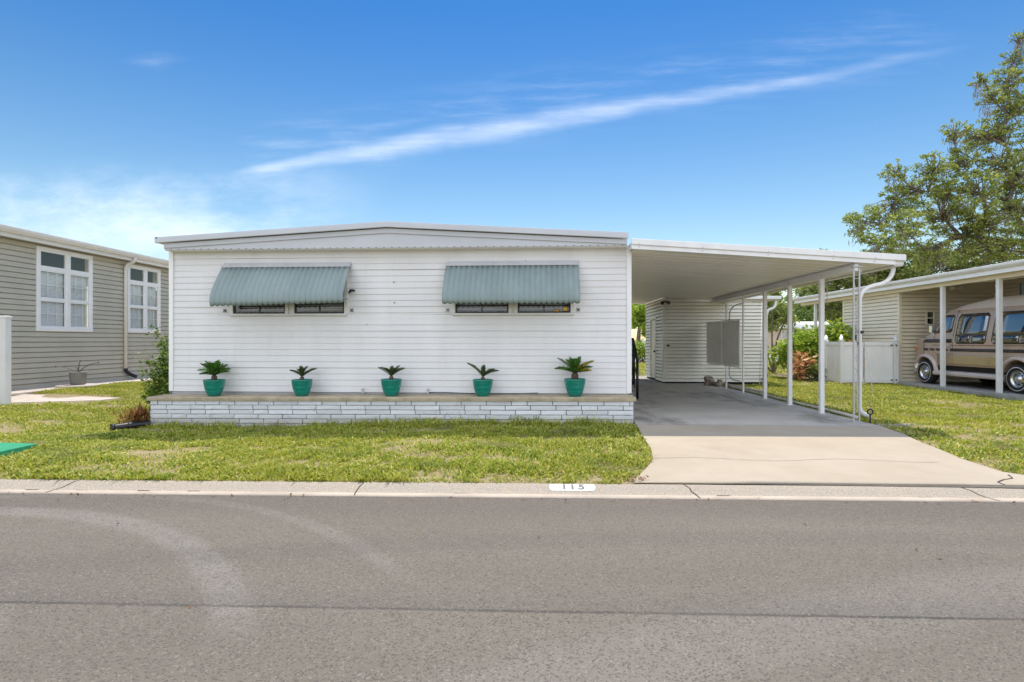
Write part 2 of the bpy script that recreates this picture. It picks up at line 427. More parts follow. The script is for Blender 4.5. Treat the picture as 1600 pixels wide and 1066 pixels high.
# cracks and joints in kerb and drive, as thin dark slivers
def kz(dy): return float(np.interp(dy, [-.26, -.19, -.13, -.08, -.03, .0], [-.123, -.109, -.092, -.068, -.053, -.052]))
def sliver(b, pts, w):
    P = [Vector(p) for p in pts]
    for p, q in zip(P, P[1:]):
        d = (q - p); s = Vector((-d.y, d.x, 0)).normalized() * w / 2
        b.poly([p - s, q - s * .8, q + s * .8, p + s])
for x, lean in ((1.46, .10), (4.20, .20), (-4.86, -.18), (-1.85, -.02), (-8.0, .0), (7.3, 0)):
    b = MB(); pts = []
    for k in range(7):
        dy = -.25 * k / 6; xx = x + lean * k / 6 + random.uniform(-.012, .012)
        pts.append((xx, kerb_y(xx) + dy, kz(dy) + .004))
    sliver(b, pts, .012); link_o = obj('crack', b, 'crack', curb)
b = MB(); pts = []
for k in range(90):
    x = -6.2 + k * .13; pts.append((x, kerb_y(x) - .19 + random.uniform(-.004, .004), kz(-.19) + .004))
for p, q in zip(pts, pts[1:]):
    if random.random() < .14: sliver(b, [p, q], random.uniform(.004, .014))
obj('crack', b, 'crack', curb)

# driveway
L_ = [(5.63, .95), (5.9, 1.02), (6.2, 1.16), (6.72, 1.36), (7.3, 1.45), (7.77, 1.48), (8.6, 1.55), (9.4, 1.62), (9.7, 1.64), (22.5, 1.64)]
R_ = [(5.63, 6.1), (5.9, 5.72), (6.07, 5.38), (6.33, 5.12), (6.92, 5.11), (7.93, 5.32), (8.6, 5.52), (9.42, 5.66), (9.7, 5.66), (22.5, 5.66)]
ys = sorted(set([a for a, _ in L_] + [a for a, _ in R_] + list(np.arange(5.7, 9.7, .25)) + list(np.arange(10, 22, 1.0))))
b = MB(); vs = []
def dz(y): return float(-.047 + .047 * sst(5.6, 7.6, y))
n = 8
for y in ys:
    l = np.interp(y, *zip(*L_)); r = np.interp(y, *zip(*R_)); yy = max(y, 0)
    for k in range(n + 1):
        x = l + (r - l) * k / n
        vs.append((x, kerb_y(x) + .035 if y < 5.64 else y, dz(y)))
fs = [(j * (n + 1) + k, j * (n + 1) + k + 1, (j + 1) * (n + 1) + k + 1, (j + 1) * (n + 1) + k) for j in range(len(ys) - 1) for k in range(n)]
b.add(vs, fs, True)
for k in (0, n):                                            # slab edges down into the soil
    for j in range(len(ys) - 1):
        p, q = vs[j * (n + 1) + k], vs[(j + 1) * (n + 1) + k]
        b.poly([p, q, (q[0], q[1], -.25), (p[0], p[1], -.25)])
drive = struct('driveway', b, 'concrete')
b = MB(); sliver(b, [(1.62 + k * .2, 9.36 + random.uniform(-.006, .006), .004) for k in range(21)], .012); obj('joint', b, 'crack', drive)
b = MB(); sliver(b, [(1.4 + k * .1, 6.75 + .06 * math.sin(k * .35) + random.uniform(-.012, .012), dz(6.75) + .005) for k in range(34)], .007); obj('crack', b, 'crack', drive)
b = MB(); sliver(b, [(5.07, 6.2, dz(6.2) + .005), (5.0, 6.06, dz(6.06) + .005), (4.86, 6.0, dz(6.0) + .005), (4.72, 5.9, dz(5.9) + .006), (4.70, 5.78, dz(5.8) + .006)], .014); obj('crack', b, 'crack', drive)
b = MB(); sliver(b, [(.9 + k * .12, kerb_y(.9 + k * .12) + .02 + random.uniform(-.004, .004), -.036) for k in range(44)], .016); obj('joint', b, 'crack', drive)
for y in (12.6, 15.9):
    b = MB(); sliver(b, [(1.66, y, .004), (5.64, y + .01, .004)], .012); obj('joint', b, 'crack', drive)

# path and slabs
b = MB(); b.prism([(-13.58, 8, .10), (-12.75, 8, .10), (-12.75, 26, .10), (-13.58, 26, .10)], (0, 0, .055)); struct('path', b, 'path', .01)
b = MB(); b.prism([(x, y, float(gz(x, y)) - .035) for x, y in ((-12.74, 12.0), (-11.9, 11.6), (-10.55, 12.45), (-10.4, 12.9), (-12.74, 12.75))], (0, 0, .06)); struct('footpath', b, 'path', .01)
b = MB(); b.box(11.45, 14.7, 6, 18.48, -.2, .1); struct('neighbour_slab', b, 'slab', .012)
b = MB(); b.poly([(-60, 37, .0), (90, 37, .0), (90, 58, .0), (-60, 58, .0)]); struct('back_street', b, 'backroad')

# ------------------------------------------------------------------ siding
def siding(b, p0, du, L, nrm, z0, z1, course, lip=.013, holes=(), seam=3.1, gr=.012, gd=.02):
    p0 = Vector((p0[0], p0[1], 0)); du = Vector((du[0], du[1], 0)).normalized(); nrm = Vector((nrm[0], nrm[1], 0)).normalized()
    k = 0; zb = z0; cut = []
    while zb < z1 - 1e-4:
        zt = min(zb + course, z1)
        if k % 2 == 0:
            cut = []; u = random.uniform(.6, seam)
            while u < L - .4: cut.append(u); u += seam * random.uniform(.7, 1.2)
        zg = zt - gr if gr and zt - zb > gr * 2 else zt
        zz = sorted({zb, zg, zt, *[h for q in holes for h in (q[2], q[3]) if zb < h < zt]})
        for a, c in zip(zz, zz[1:]):
            spans = [(0, L)]
            for q in holes:
                if q[2] < c - 1e-5 and q[3] > a + 1e-5:
                    ns = []
                    for s0, s1 in spans:
                        if q[1] <= s0 or q[0] >= s1: ns.append((s0, s1))
                        else:
                            if q[0] > s0: ns.append((s0, q[0]))
                            if q[1] < s1: ns.append((q[1], s1))
                    spans = ns
            oa = lip * (1 - (a - zb) / course); oc = lip * (1 - (c - zb) / course)
            if a >= zg - 1e-6 and zt > zg: oa = oc = -gd
            for s0, s1 in spans:
                e = [s0] + [u for u in cut if s0 < u < s1] + [s1]
                for i, (u0, u1) in enumerate(zip(e, e[1:])):
                    x = .0016 * (sum(1 for u in cut if u <= u0 + 1e-6) % 2)
                    P = lambda u, o, z: p0 + du * u + nrm * (o + x) + Vector((0, 0, z))
                    b.poly([P(u0, oa, a), P(u1, oa, a), P(u1, oc, c), P(u0, oc, c)])
                    if a == zb: b.poly([P(u0, -gd - .002, a), P(u1, -gd - .002, a), P(u1, oa, a), P(u0, oa, a)])
                    if c == zg and zt > zg: b.poly([P(u0, -gd - .002, c), P(u1, -gd - .002, c), P(u1, oc, c), P(u0, oc, c)])
        zb = zt; k += 1

# ------------------------------------------------------------------ the white mobile home
XL, XR, YW = -7.13, 1.62, 10.1
home = thing('mobile_home', 'long white lap sided mobile home with low gable roof and two green awnings', 'house', (-2.75, 16, 0))
W1 = (-5.92, -3.67); W2 = (-1.65, .58); WZ = (1.92, 2.74)
b = MB()
siding(b, (XL, YW), (1, 0), XR - XL, (0, -1), .455, 3.155, .1155, .011, gr=.0, holes=[(W1[0] - XL, W1[1] - XL, *WZ), (W2[0] - XL, W2[1] - XL, *WZ)])
siding(b, (XR, YW), (0, 1), 12.2, (1, 0), .12, 3.12, .1155)
siding(b, (XL, 22.3), (0, -1), 12.2, (-1, 0), .12, 3.12, .1155)
siding(b, (XR, 22.3), (-1, 0), XR - XL, (0, 1), .12, 3.3, .1155)
b.v = [(x, y + (.004 * math.sin(x * 2.1 + z * 1.3) + .003 * math.sin(x * 5.3 - z * 4) if y < YW + .05 else 0), z + .0025 * math.sin(x * 1.7 + z * 2)) for x, y, z in b.v]
home_wall = link('wall', b.mesh('wall', M['siding']), home)
b = MB(); b.box(XL + .02, XR - .02, YW + .02, 22.28, -.25, .45); obj('skirting', b, 'galv', home)
for x in (XL - .015, XR - .055):
    b = MB(); b.box(x, x + .085, YW - .03, YW + .06, .46, 3.14); obj('corner_trim', b, 'trim', home, .006)
RXL, RXR, RXM = -7.22, 1.55, -2.835
ZE, ZR = 3.362, 3.612
def rz(x): return ZE + (ZR - ZE) * (1 - abs(x - RXM) / (RXR - RXM))
b = MB()
top = [(RXL, ZE), (RXM, ZR), (RXR, ZE)]
b.prism([(x, 9.83, z - .012) for x, z in top] + [(x, 9.83, z - .10) for x, z in reversed(top)], (0, 12.8, 0)); obj('roof', b, 'whiteroof', home)
b = MB()   # rolled metal drip edge along the gable
b.prism([(x, 9.83, z) for x, z in top] + [(x, 9.83, z - .11) for x, z in reversed(top)], (0, -.03, 0))
b.prism([(x, 9.80, z - .028) for x, z in top] + [(x, 9.80, z - .108) for x, z in reversed(top)], (0, -.012, 0))
obj('drip_edge', b, 'fascia', home, .006)
b = MB(); b.box(RXL - .012, RXL + .06, 9.80, 22.6, ZE - .10, ZE + .006); obj('side_gutter', b, 'fascia', home, .01)
e0, e1 = -7.09, 1.535
b = MB(); up = [(e0, rz(e0) - .118), (RXM, ZR - .118), (e1, rz(e1) - .118)]
b.prism([(x, 9.875, z) for x, z in up] + [(x, 9.875, z - .088) for x, z in reversed(up)], (0, -.022, 0)); obj('fascia_board', b, 'fascia', home, .005)
b = MB(); b.prism([(e0, 9.89, 3.135), (e1, 9.89, 3.135)] + [(x, 9.89, z - .05) for x, z in reversed(up)], (0, -.013, 0)); obj('gable_panel', b, 'fascia', home)
b = MB(); b.box(e0, XR - .06, 9.893, YW, 3.128, 3.148); obj('soffit', b, 'trim', home)
b = MB(); x = e0 + .12
while x < e1:
    b = MB(); b.box(x, x + .03, 9.874, 9.882, 3.139, 3.149); x += .145
    obj('soffit_vent', b, 'dark', home)

def main_window(x0, x1, m0, m1, sticker):
    z0, z1 = WZ; y = YW - .035
    b = MB(); w = .045
    b.box(x0, x1, y, YW + .06, z0 - .018, z0 + .02); b.box(x0, x1, y, YW + .06, z1 - .03, z1 + .03)
    b.box(x0 - .02, x0 + .045, y + .003, YW + .06, z0 + .02, z1 - .03); b.box(x1 - .045, x1 + .02, y + .003, YW + .06, z0 + .02, z1 - .03)
    b.box(m0, m0 + .065, y + .003, YW + .06, z0 + .02, z1 - .03); b.box(m0 + .065, m1 - .065, y + .02, YW + .06, z0 + .02, z1 - .03); b.box(m1 - .065, m1, y + .003, YW + .06, z0 + .02, z1 - .03)
    b.box(x0 - .02, x1 + .02, y - .008, YW, z0 - .026, z0 - .019)
    win = obj('window', b, 'alu', home, .004)
    for a, c in ((x0 + .045, m0), (m1, x1 - .045)):
        s = MB(); t = .03; yy = y + .025
        s.box(a, c, yy, yy + .03, z0 + .02, z0 + .02 + t); s.box(a, c, yy, yy + .03, z1 - .06, z1 - .03)
        s.box(a, a + t, yy + .001, yy + .029, z0 + .05, z1 - .06); s.box(c - t, c, yy + .001, yy + .029, z0 + .05, z1 - .06)
        s.box((a + c) / 2 - .01, (a + c) / 2 + .01, yy + .002, yy + .028, z0 + .05, z1 - .06)
        obj('sash', s, 'black', win)
        g = MB(); g.poly([(a + t, yy + .016, z0 + .05), (c - t, yy + .016, z0 + .05), (c - t, yy + .016, z1 - .06), (a + t, yy + .016, z1 - .06)]); obj('pane', g, 'glass', win)
        bl = MB(); z = z0 + .09
        while z < z1 - .06:
            bl.add([(a, YW + .10, z), (c, YW + .10, z), (c, YW + .106, z + .024), (a, YW + .106, z + .024)], [(0, 1, 2, 3)]); z += .042
        obj('blind', bl, 'darkblind', win)
        r = MB(); r.box(a - .05, c + .05, YW + .3, YW + .32, z0 - .1, z1 + .1); obj('dark_backing', r, 'dark', win)  # near-black sheet standing in for the unlit room behind the blinds
    if sticker:
        for sx, sz, w, h in ((x1 - .145, z0 + .055, .075, .075), (x1 - .30, z0 + .045, .10, .035)):
            s = MB(); s.box(sx - w / 2 - .006, sx + w / 2 + .006, y + .034, y + .0375, sz - .004, sz + h + .004); so = obj('sticker', s, 'dark', win)
            s = MB(); s.box(sx - w / 2, sx + w / 2, y + .030, y + .0335, sz + .006, sz + h - .004)
            obj('sticker', s, 'yellow', win)
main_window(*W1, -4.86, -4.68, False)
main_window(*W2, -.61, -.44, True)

def awning(xt0, xt1, skew, ztip):
    """roll-formed aluminium awning: ribbed sheet that slopes out and curls down at the lip."""
    rail = MB(); rail.box(xt0 + .02, xt1 - .0, YW - .045, YW - .012, 2.856, 2.905); rail.box(xt0, xt1, YW - .085, YW - .012, 2.815, 2.855)
    x = xt0 + .15
    while x < xt1:
        rail.box(x, x + .014, YW - .052, YW - .044, 2.875, 2.889); x += .36
    # profile (y, z) from the wall out
    pr = [(YW - .07, 2.80), (YW - .16, 2.70), (YW - .25, 2.59), (YW - .34, 2.475), (YW - .41, 2.375), (YW - .455, 2.29), (YW - .475, 2.215), (YW - .478, 2.165), (YW - .468, 2.125)]
    ribs = 25; per = 8; nu = ribs * per
    b = MB(); vs = []
    for i in range(nu + 1):
        u = i / nu; x = xt0 + (xt1 - xt0) * u
        ph = abs(math.sin(math.pi * u * ribs)); off = .017 * ph ** .5
        for j, (y, z) in enumerate(pr):
            v = j / (len(pr) - 1)
            ny, nz = (-.75, .66) if j < 5 else (-1, .1)
            dz_ = ztip(u) * v - (.030 * ph ** .7 if j == len(pr) - 1 else 0)
            vs.append((x + skew(u) * v, y + ny * off, z + nz * off + dz_))
    m = len(pr)
    b.add(vs, [(i * m + j, (i + 1) * m + j, (i + 1) * m + j + 1, i * m + j + 1) for i in range(nu) for j in range(m - 1)], True)
    a = obj('awning', b, 'awning', home)
    so = a.modifiers.new('thick', 'SOLIDIFY'); so.thickness = .003
    obj('mounting_rail', rail, 'galv', a, .003)
    for x in (xt0 + .06, xt1 - .06):
        t = MB(); t.beam((x, YW - .02, 2.22), (x, YW - .43, 2.24 + ztip(.5)), .018, .012); t.beam((x, YW - .02, 2.14), (x, YW - .02, 2.8), .02, .012); obj('arm', t, 'galv', a)
awning(-6.07, -3.58, lambda u: .02, lambda u: -.05 + .06 * u)
awning(-1.77, .68, lambda u: .0, lambda u: -.02)
b = MB(); b.tube(bez((-3.62, YW - .03, 2.33), (-3.55, YW - .09, 2.40), (-3.50, YW - .05, 2.36), 6), .018, 8); b.lathe([(0, -.02), (.035, -.02), (.035, .02), (0, .02)], (-3.56, YW - .06, 2.37), 12); obj('awning_latch', b, 'black', home)
for x in (-6.04, -3.57, -1.75, .68):     # folded strap hooks beside each window
    b = MB()
    for s in (-1, 1): b.beam((x - .03, YW - .025 - .004 * s, 2.0 - .03 * s), (x + .03, YW - .025 - .004 * s, 2.0 + .03 * s), .007, .018, (0, 1, 0))
    b.lathe([(0, -.006), (.014, -.006), (.014, .006), (0, .006)], (x, YW - .025, 2.0), 10); obj('awning_hook', b, 'dark', home)
for x, z in ((-2.78, 2.52), (-2.77, 2.13), (-3.3, 1.72), (-.3, 2.9)):
    b = MB(); b.box(x, x + .02, YW - .018, YW, z, z + .018); obj('screw', b, 'dark', home)
for x in (-3.35, -2.11):
    b = MB(); b.tube([(x, YW - .05, .42), (x, YW - .05, .50)], .014, 8); b.tube([(x, YW - .05, .50), (x, YW - .11, .53)], .016, 8); b.box(x - .03, x + .03, YW - .06, YW - .045, .525, .54); obj('hose_tap', b, 'pvc', home)
b = MB(); b.tube([(-2.1 + .12 * k, YW - .06 + .015 * math.sin(k * .8), .452 + .012 * math.sin(k * .37 + 1)) for k in range(18)], .006, 6); obj('cable', b, 'black', home)

# ------------------------------------------------------------------ brick planter
planter = thing('brick_planter', 'low white painted brick planter with tan cap along the house front', 'planter', (-2.8, 9.8, 0))
PX0, PX1, PY0 = -7.19, 1.61, 9.64
def capz(x): return .432 + (x - PX1) * .0045
ch = .0835
b = MB(); core = MB()
core.prism([(PX0 + .03, PY0 + .03, -.35), (PX1 - .03, PY0 + .03, -.35), (PX1 - .03, PY0 + .03, capz(PX1) - .07), (PX0 + .03, PY0 + .03, capz(PX0) - .07)], (0, .4, 0))
def bricks(b, p0, du, L, nrm, off):
    for k in range(7):
        u = -random.uniform(.02, .4) if k % 2 else -random.uniform(.1, .45)
        while u < L:
            w = random.choice((.45, .45, .45, .45, .45, .28))
            a, c = max(u, 0), min(u + w - .012, L)
            if c - a > .05:
                t = [capz(p0[0] + du[0] * q) - .070 - k * ch for q in (a, c)]
                P = lambda q, o, z: (p0[0] + du[0] * q + nrm[0] * o, p0[1] + du[1] * q + nrm[1] * o, z)
                pr = [random.uniform(-.006, .010) for _ in range(4)]
                jz = random.uniform(0, .004); hb = ch - .012
                f = [P(a, pr[0], t[0] - hb - jz), P(c, pr[1], t[1] - hb - jz), P(c, pr[2], t[1]), P(a, pr[3], t[0])]
                g = [P(a, -.06, t[0] - hb - jz), P(c, -.06, t[1] - hb - jz), P(c, -.06, t[1]), P(a, -.06, t[0])]
                b.add(f + g, [(0, 1, 2, 3), (1, 0, 4, 5), (2, 1, 5, 6), (3, 2, 6, 7), (0, 3, 7, 4)])
            u += w
bricks(b, (PX0, PY0), (1, 0), PX1 - PX0, (0, -1), 0)
bricks(b, (PX0, 10.06), (0, -1), .42, (-1, 0), 0)
bricks(b, (PX1, PY0), (0, 1), .42, (1, 0), 0)
pw = obj('brick_wall', b, 'brick', planter, .005)
obj('mortar', core, 'mortar', planter)
b = MB(); nseg = 44; vs = []
for i in range(nseg + 1):
    x = PX0 - .045 + (PX1 + .09 - PX0) * i / nseg; z = capz(x); j = random.uniform(-.004, .004); jy = random.uniform(-.006, .006)
    vs += [(x, PY0 - .035 + jy, z - .068), (x, PY0 - .04 + jy, z - .012 + j), (x, PY0 - .025 + jy, z + j), (x, 10.085, z + .004), (x, 10.085, z - .068)]
b.add(vs, [(i * 5 + k, (i + 1) * 5 + k, (i + 1) * 5 + (k + 1) % 5, i * 5 + (k + 1) % 5) for i in range(nseg) for k in range(5)] + [(4, 3, 2, 1, 0), tuple(nseg * 5 + k for k in range(5))])
obj('cap', b, 'tan', planter, .006)

# ------------------------------------------------------------------ potted sago palms
def frond_mesh(b_list, base, az, el, L, wid, nl, curve=.5):
    """leaflets of one frond as quads, plus its rachis points."""
    hd = np.array([math.cos(az), math.sin(az), 0.0]); upv = np.array([0, 0, 1.0]); side = np.cross(hd, upv)
    out = []; pts = []
    for i in range(nl + 1):
        t = i / nl; a = el - curve * t
        p = np.array(base) + hd * (L * t * math.cos(el - curve * t * .5)) + upv * (L * t * math.sin(el - curve * t * .5))
        pts.append(p)
    rl = random.uniform(-.55, .55)
    for i in range(1, nl + 1):
        t = i / nl; p = pts[i]; d = pts[i] - pts[i - 1]; d /= np.linalg.norm(d)
        nrm = np.cross(side, d)
        ll = wid * (math.sin(math.pi * min(1, .25 + .68 * t)) ** .8) * random.uniform(.85, 1.1)
        for s in (-1, 1):
            sd = side * math.cos(rl) + nrm * math.sin(rl); ld = sd * s * .70 + d * .62 + nrm * .52; ld /= np.linalg.norm(ld)
            w = d * .019
            out.append([p - w, p + ld * ll * .5 - w * .6, p + ld * ll, p + ld * ll * .5 + w])
    b_list += out
    return pts
def sago(label, x, y, spec, hgt, leafkey, yellow=()):
    z = capz(x) + .004; k = random.Random(label).uniform(.95, 1.04)
    t = thing('potted_sago_palm', label, 'potted plant', (x, y, z), 'potted sago palms on the brick planter'); t.scale = (k, k, k)
    p = MB()
    prof = [(0, 0), (.108, 0), (.118, .01), (.148, .075), (.154, .088), (.153, .095), (.173, .155), (.178, .168), (.177, .176), (.191, .245), (.194, .258), (.193, .285), (.200, .305), (.202, .325), (.194, .330), (.186, .322), (.180, .29), (.178, .285), (0, .285)]
    p.lathe([(r * .97, h * .95) for r, h in prof], (0, 0, 0), 40); po = obj('pot', p, 'pot', t, world=False)
    s = MB(); s.lathe([(0, .288), (.10, .292), (.172, .283)], (0, 0, 0), 24); obj('soil', s, 'soil', t, world=False)
    tr = MB(); n = 14
    pr = [(.03, .28), (.042, .30), (.05, .33), (.045, .36), (.03, .385), (0, .39)]
    tr.lathe([(r * hgt, .28 + (h - .28) * hgt) for r, h in pr], (0, 0, 0), n); obj('stem', tr, 'trunkpalm', t, world=False)
    cz = .28 + .10 * hgt
    for i, (az, el, L, w, cv) in enumerate(spec):
        q = []; pts = frond_mesh(q, (0, 0, cz), az, el, L, w, 16, cv)
        me = quads_mesh('frond', np.array(q), 4, 'sagoyel' if i in yellow else leafkey)
        f = link('frond', me, t, world=False, fixn=False)
        r = MB(); r.tube([tuple(pp) for pp in pts], [.007 - .005 * k / 16 for k in range(17)], 5); obj('rachis', r, 'sagodry', f, world=False)
    return t
PIX = math.pi
def full(n, L, w, seed):
    rr = random.Random(seed); o = []
    for k in range(n):
        ring = k % 3; az = 2 * PIX * k / n * 1.0 + rr.uniform(-.2, .2)
        el = (.42, .80, 1.15)[ring] + rr.uniform(-.12, .12)
        o.append((az, el, L * rr.uniform(.85, 1.08) * (1.0, 1.05, .9)[ring], w, (.40, .28, .2)[ring]))
    return o
POTY = 9.81
sago('teal pot with a full dark green sago palm at the left end of the planter', -6.08, POTY, full(18, .32, .12, 3), 1.1, 'sago')
sago('teal pot with a small sago palm of stubby upright fronds below the left awning', -4.41, POTY, [(2.95, .62, .28, .095, .45), (.15, .68, .30, .095, .35), (2.2, 1.15, .22, .08, .2), (.9, 1.1, .22, .08, .2), (-1.7, .95, .22, .085, .5), (-1.2, 1.2, .20, .07, .3)], .85, 'sagodry')
sago('middle teal pot of the five with a short spreading sago palm', -2.74, POTY, [(3.0, .70, .29, .095, .35), (.1, .72, .27, .095, .4), (1.6, 1.2, .2, .07, .2), (-1.0, 1.0, .2, .08, .3), (-2.2, .95, .22, .08, .4), (.6, 1.0, .24, .075, .3)], .85, 'sagodry')
sago('teal pot with lopsided sago palm leaning one long frond left, below the right awning', -1.06, POTY, [(3.05, .92, .38, .095, .45), (.1, .62, .31, .095, .55), (.3, .85, .26, .08, .6), (1.4, 1.25, .23, .075, .2), (-1.5, 1.2, .22, .075, .2)], .8, 'sagodry')
sago('teal pot with a tall full sago palm and yellowing lower fronds near the carport', .60, POTY, full(20, .36, .115, 8) + [(-1.3, .55, .2, .09, .2), (-.4, .3, .24, .09, .3)], 1.35, 'sago', (18, 19))

# ------------------------------------------------------------------ carport
cp = thing('carport', 'white flat roofed carport on slim posts over the concrete driveway', 'carport', (5.49, 9.74, 0))
def cz_(x): return 3.055 - (x - 1.6) * .0705          # ceiling height
CY0, CY1 = 9.78, 18.35
def pan_sheet(x0, x1, y0, y1):
    b = MB(); y = y0; prof = []
    while y < y1 - .01:
        w = min(.305, y1 - y)
        prof += [(y, 0), (y + w - .035, 0), (y + w - .028, -.008), (y + w - .008, -.008)]; y += w
    prof.append((y1, 0)); vs = []
    for x in (x0, x1):
        for yy, o in prof: vs.append((x, yy, cz_(x) + o))
    m = len(prof); b.add(vs, [(k, k + 1, m + k + 1, m + k) for k in range(m - 1)])
    return b
b = pan_sheet(1.64, 6.08, CY0, CY1); e = pan_sheet(1.64, 4.06, CY1 + .01, 22.0); b.add(e.v, e.f); obj('ceiling', b, 'ceil', cp)
b = MB(); b.prism([(1.60, CY0, cz_(1.6) + .02), (6.14, CY0, cz_(6.14) + .02), (6.14, CY0, cz_(6.14) + .12), (1.60, CY0, cz_(1.6) + .12)], (0, CY1 - CY0, 0))
b.prism([(1.60, CY1 + .01, cz_(1.6) + .02), (4.06, CY1 + .01, cz_(4.06) + .02), (4.06, CY1 + .01, cz_(4.06) + .12), (1.60, CY1 + .01, cz_(1.6) + .12)], (0, 3.65, 0)); obj('roof', b, 'whiteroof', cp)
for y0, y1, o0, o1, x1, nm in ((9.72, 9.775, .075, .185, 6.28, 'front_gutter'), (9.745, 9.776, 0, .074, 6.11, 'fascia')):
    b = MB(); b.prism([(1.60, y1, cz_(1.6) + o0), (x1, y1, cz_(x1) + o0), (x1, y1, cz_(x1) + o1), (1.60, y1, cz_(1.6) + o1)], (0, y0 - y1, 0))
    f = obj(nm, b, 'whitemetal', cp, .012 if nm == 'front_gutter' else .004)
b = MB()
for x in (1.72, 2.82, 3.95, 5.05, 5.75):
    b.box(x, x + .016, 9.738, 9.746, cz_(x) + .03, cz_(x) + .046); b.box(x, x + .016, 9.712, 9.722, cz_(x) + .085, cz_(x) + .10)
obj('rivet', b, 'galv', cp)
b = MB(); b.box(6.10, 6.27, 9.776, CY1, cz_(6.1) - .0, cz_(6.1) + .11); b.box(6.11, 6.26, 9.78, CY1, cz_(6.1) - .02, cz_(6.1) - .001); obj('side_gutter', b, 'whitemetal', cp, .012)
PXC = 5.49
zb = cz_(PXC) - .02
b = MB(); b.box(PXC - .035, PXC + .035, 9.80, 17.75, zb - .115, zb - .002); b.box(PXC - .05, PXC + .05, 9.80, 17.75, zb - .001, zb + .012); obj('beam', b, 'whitemetal', cp, .005)
for y in (10.99, 12.36, 13.70):
    b = MB(); b.box(PXC - .04, PXC + .04, y - .04, y + .04, .002, zb - .118); b.box(PXC - .052, PXC - .041, y - .035, y + .035, zb - .2, zb - .02)
    b.box(PXC - .055, PXC + .055, y - .055, y + .055, .001, .012); obj('post', b, 'whitemetal', cp, .006)
for y in (15.14, 16.50):
    b = MB(); b.box(PXC - .022, PXC + .022, y - .022, y + .022, .002, zb - .118); obj('post', b, 'whitemetal', cp, .004)
# ornamental double post at the front
b = MB(); y = 9.80
for x in (PXC - .05, PXC + .045): b.box(x - .011, x + .011, y - .011, y + .011, .002, zb - .05)
b.box(PXC - .085, PXC + .08, y - .04, y + .04, .0015, .014); b.box(PXC - .085, PXC + .08, y - .04, y + .04, zb - .05, zb - .036)
z = .12
while z < zb - .25:
    s = 1 if int(z * 4) % 2 else -1
    pts = [(PXC - .002 + s * .034 * math.cos(a), y, z + .13 + .12 * a / PIX - .12) for a in [i * PIX / 10 for i in range(11)]]
    b.tube(pts, .005, 6); z += .24
    b.box(PXC - .04, PXC + .035, y - .005, y + .005, z - .012, z - .004)
b.tube([(PXC + .04, y, zb - .20), (PXC + .10, y, zb - .08), (PXC + .2, y, zb - .03)], .009, 6)
obj('lattice_post', b, 'galv', cp)
dsp = bez((6.17, 9.90, cz_(6.1) + .0), (6.17, 9.90, 2.44), (5.85, 9.88, 2.40), 8) + bez((5.80, 9.87, 2.385), (5.575, 9.86, 2.33), (5.57, 9.86, 2.12), 8)
dsp += [(5.57, 9.86, .32)] + bez((5.57, 9.86, .26), (5.57, 9.86, .17), (5.72, 9.84, .11), 5)
b = MB(); b.tube([p for p in dsp], .038, 14); ds = obj('downspout', b, 'whitemetal', cp)
b = MB(); b.box(5.52, 5.62, 9.81, 9.822, 1.55, 1.60); b.box(5.515, 5.545, 9.80, 9.83, 1.34, 1.40); obj('bracket', b, 'black', ds)
b = MB(); b.tube([(5.60, 11.0, zb - .02), (5.60, 11.0, 2.15)], .006, 6); b.box(5.58, 5.62, 10.98, 11.02, zb - .05, zb - .01); obj('hanging_wire', b, 'galv', cp)

# ground anchor with strap
an = thing('ground_anchor', 'black eye bolt ground anchor standing beside the front carport post', 'anchor', (5.66, 9.70, 0))
b = MB(); b.tube([(5.66, 9.70, -.06), (5.66, 9.70, .155)], .013, 8); b.tube([(5.66 + .045 * math.cos(a), 9.70, .20 + .045 * math.sin(a)) for a in [R(k) for k in range(-110, 250, 20)]], .013, 8); obj('eye_bolt', b, 'black', an)
b = MB(); b.tube([(5.66, 9.70, .17), (5.72, 9.74, .6), (5.62, 9.86, 1.6)], .004, 5); obj('cable', b, 'galv', an)
tag(obj('concrete_strip', MB().box(5.75, 6.5, 9.62, 9.70, -.1, -.002), 'step'), 'narrow concrete strip lying in the grass beside the anchor', 'concrete strip')
# edging pipe along the drive
for z, x, nm, lab in ((.045, 5.72, 'edging_pipe', 'pale plastic pipe lying along the driveway edge beside the posts'),):
    b = MB(); b.tube([(x + .01 * math.sin(k), 10.2 + k * .5, z - .005) for k in range(15)], .026, 8); tag(obj(nm, b, 'pvc'), lab, 'pipe')
b = MB(); b.tube([(6.05, 15.2, .05), (5.8, 16.0, .07), (5.78, 17.6, .07)], .03, 8); tag(obj('edging_pipe', b, 'pvc'), 'short bent pale pipe lying in grass below the louvre screen', 'pipe')
tag(obj('tie_down_cable', MB().tube([(7.2, 18.2, 2.7), (6.1, 15.6, .02)], .009, 6), 'galv'), 'grey guy cable slanting from the shed eave to the lawn', 'cable')
b = MB(); b.tube(bez((5.52, 15.2, 2.44), (5.52, 16.3, 2.52), (5.56, 16.44, 2.15), 8) + [(5.56, 16.44, .55)] + bez((5.56, 16.44, .42), (5.58, 16.42, .25), (5.7, 15.95, .27), 6), .017, 8)
tag(obj('conduit', b, 'galv'), 'thin grey conduit curving down beside the louvre screen', 'conduit')

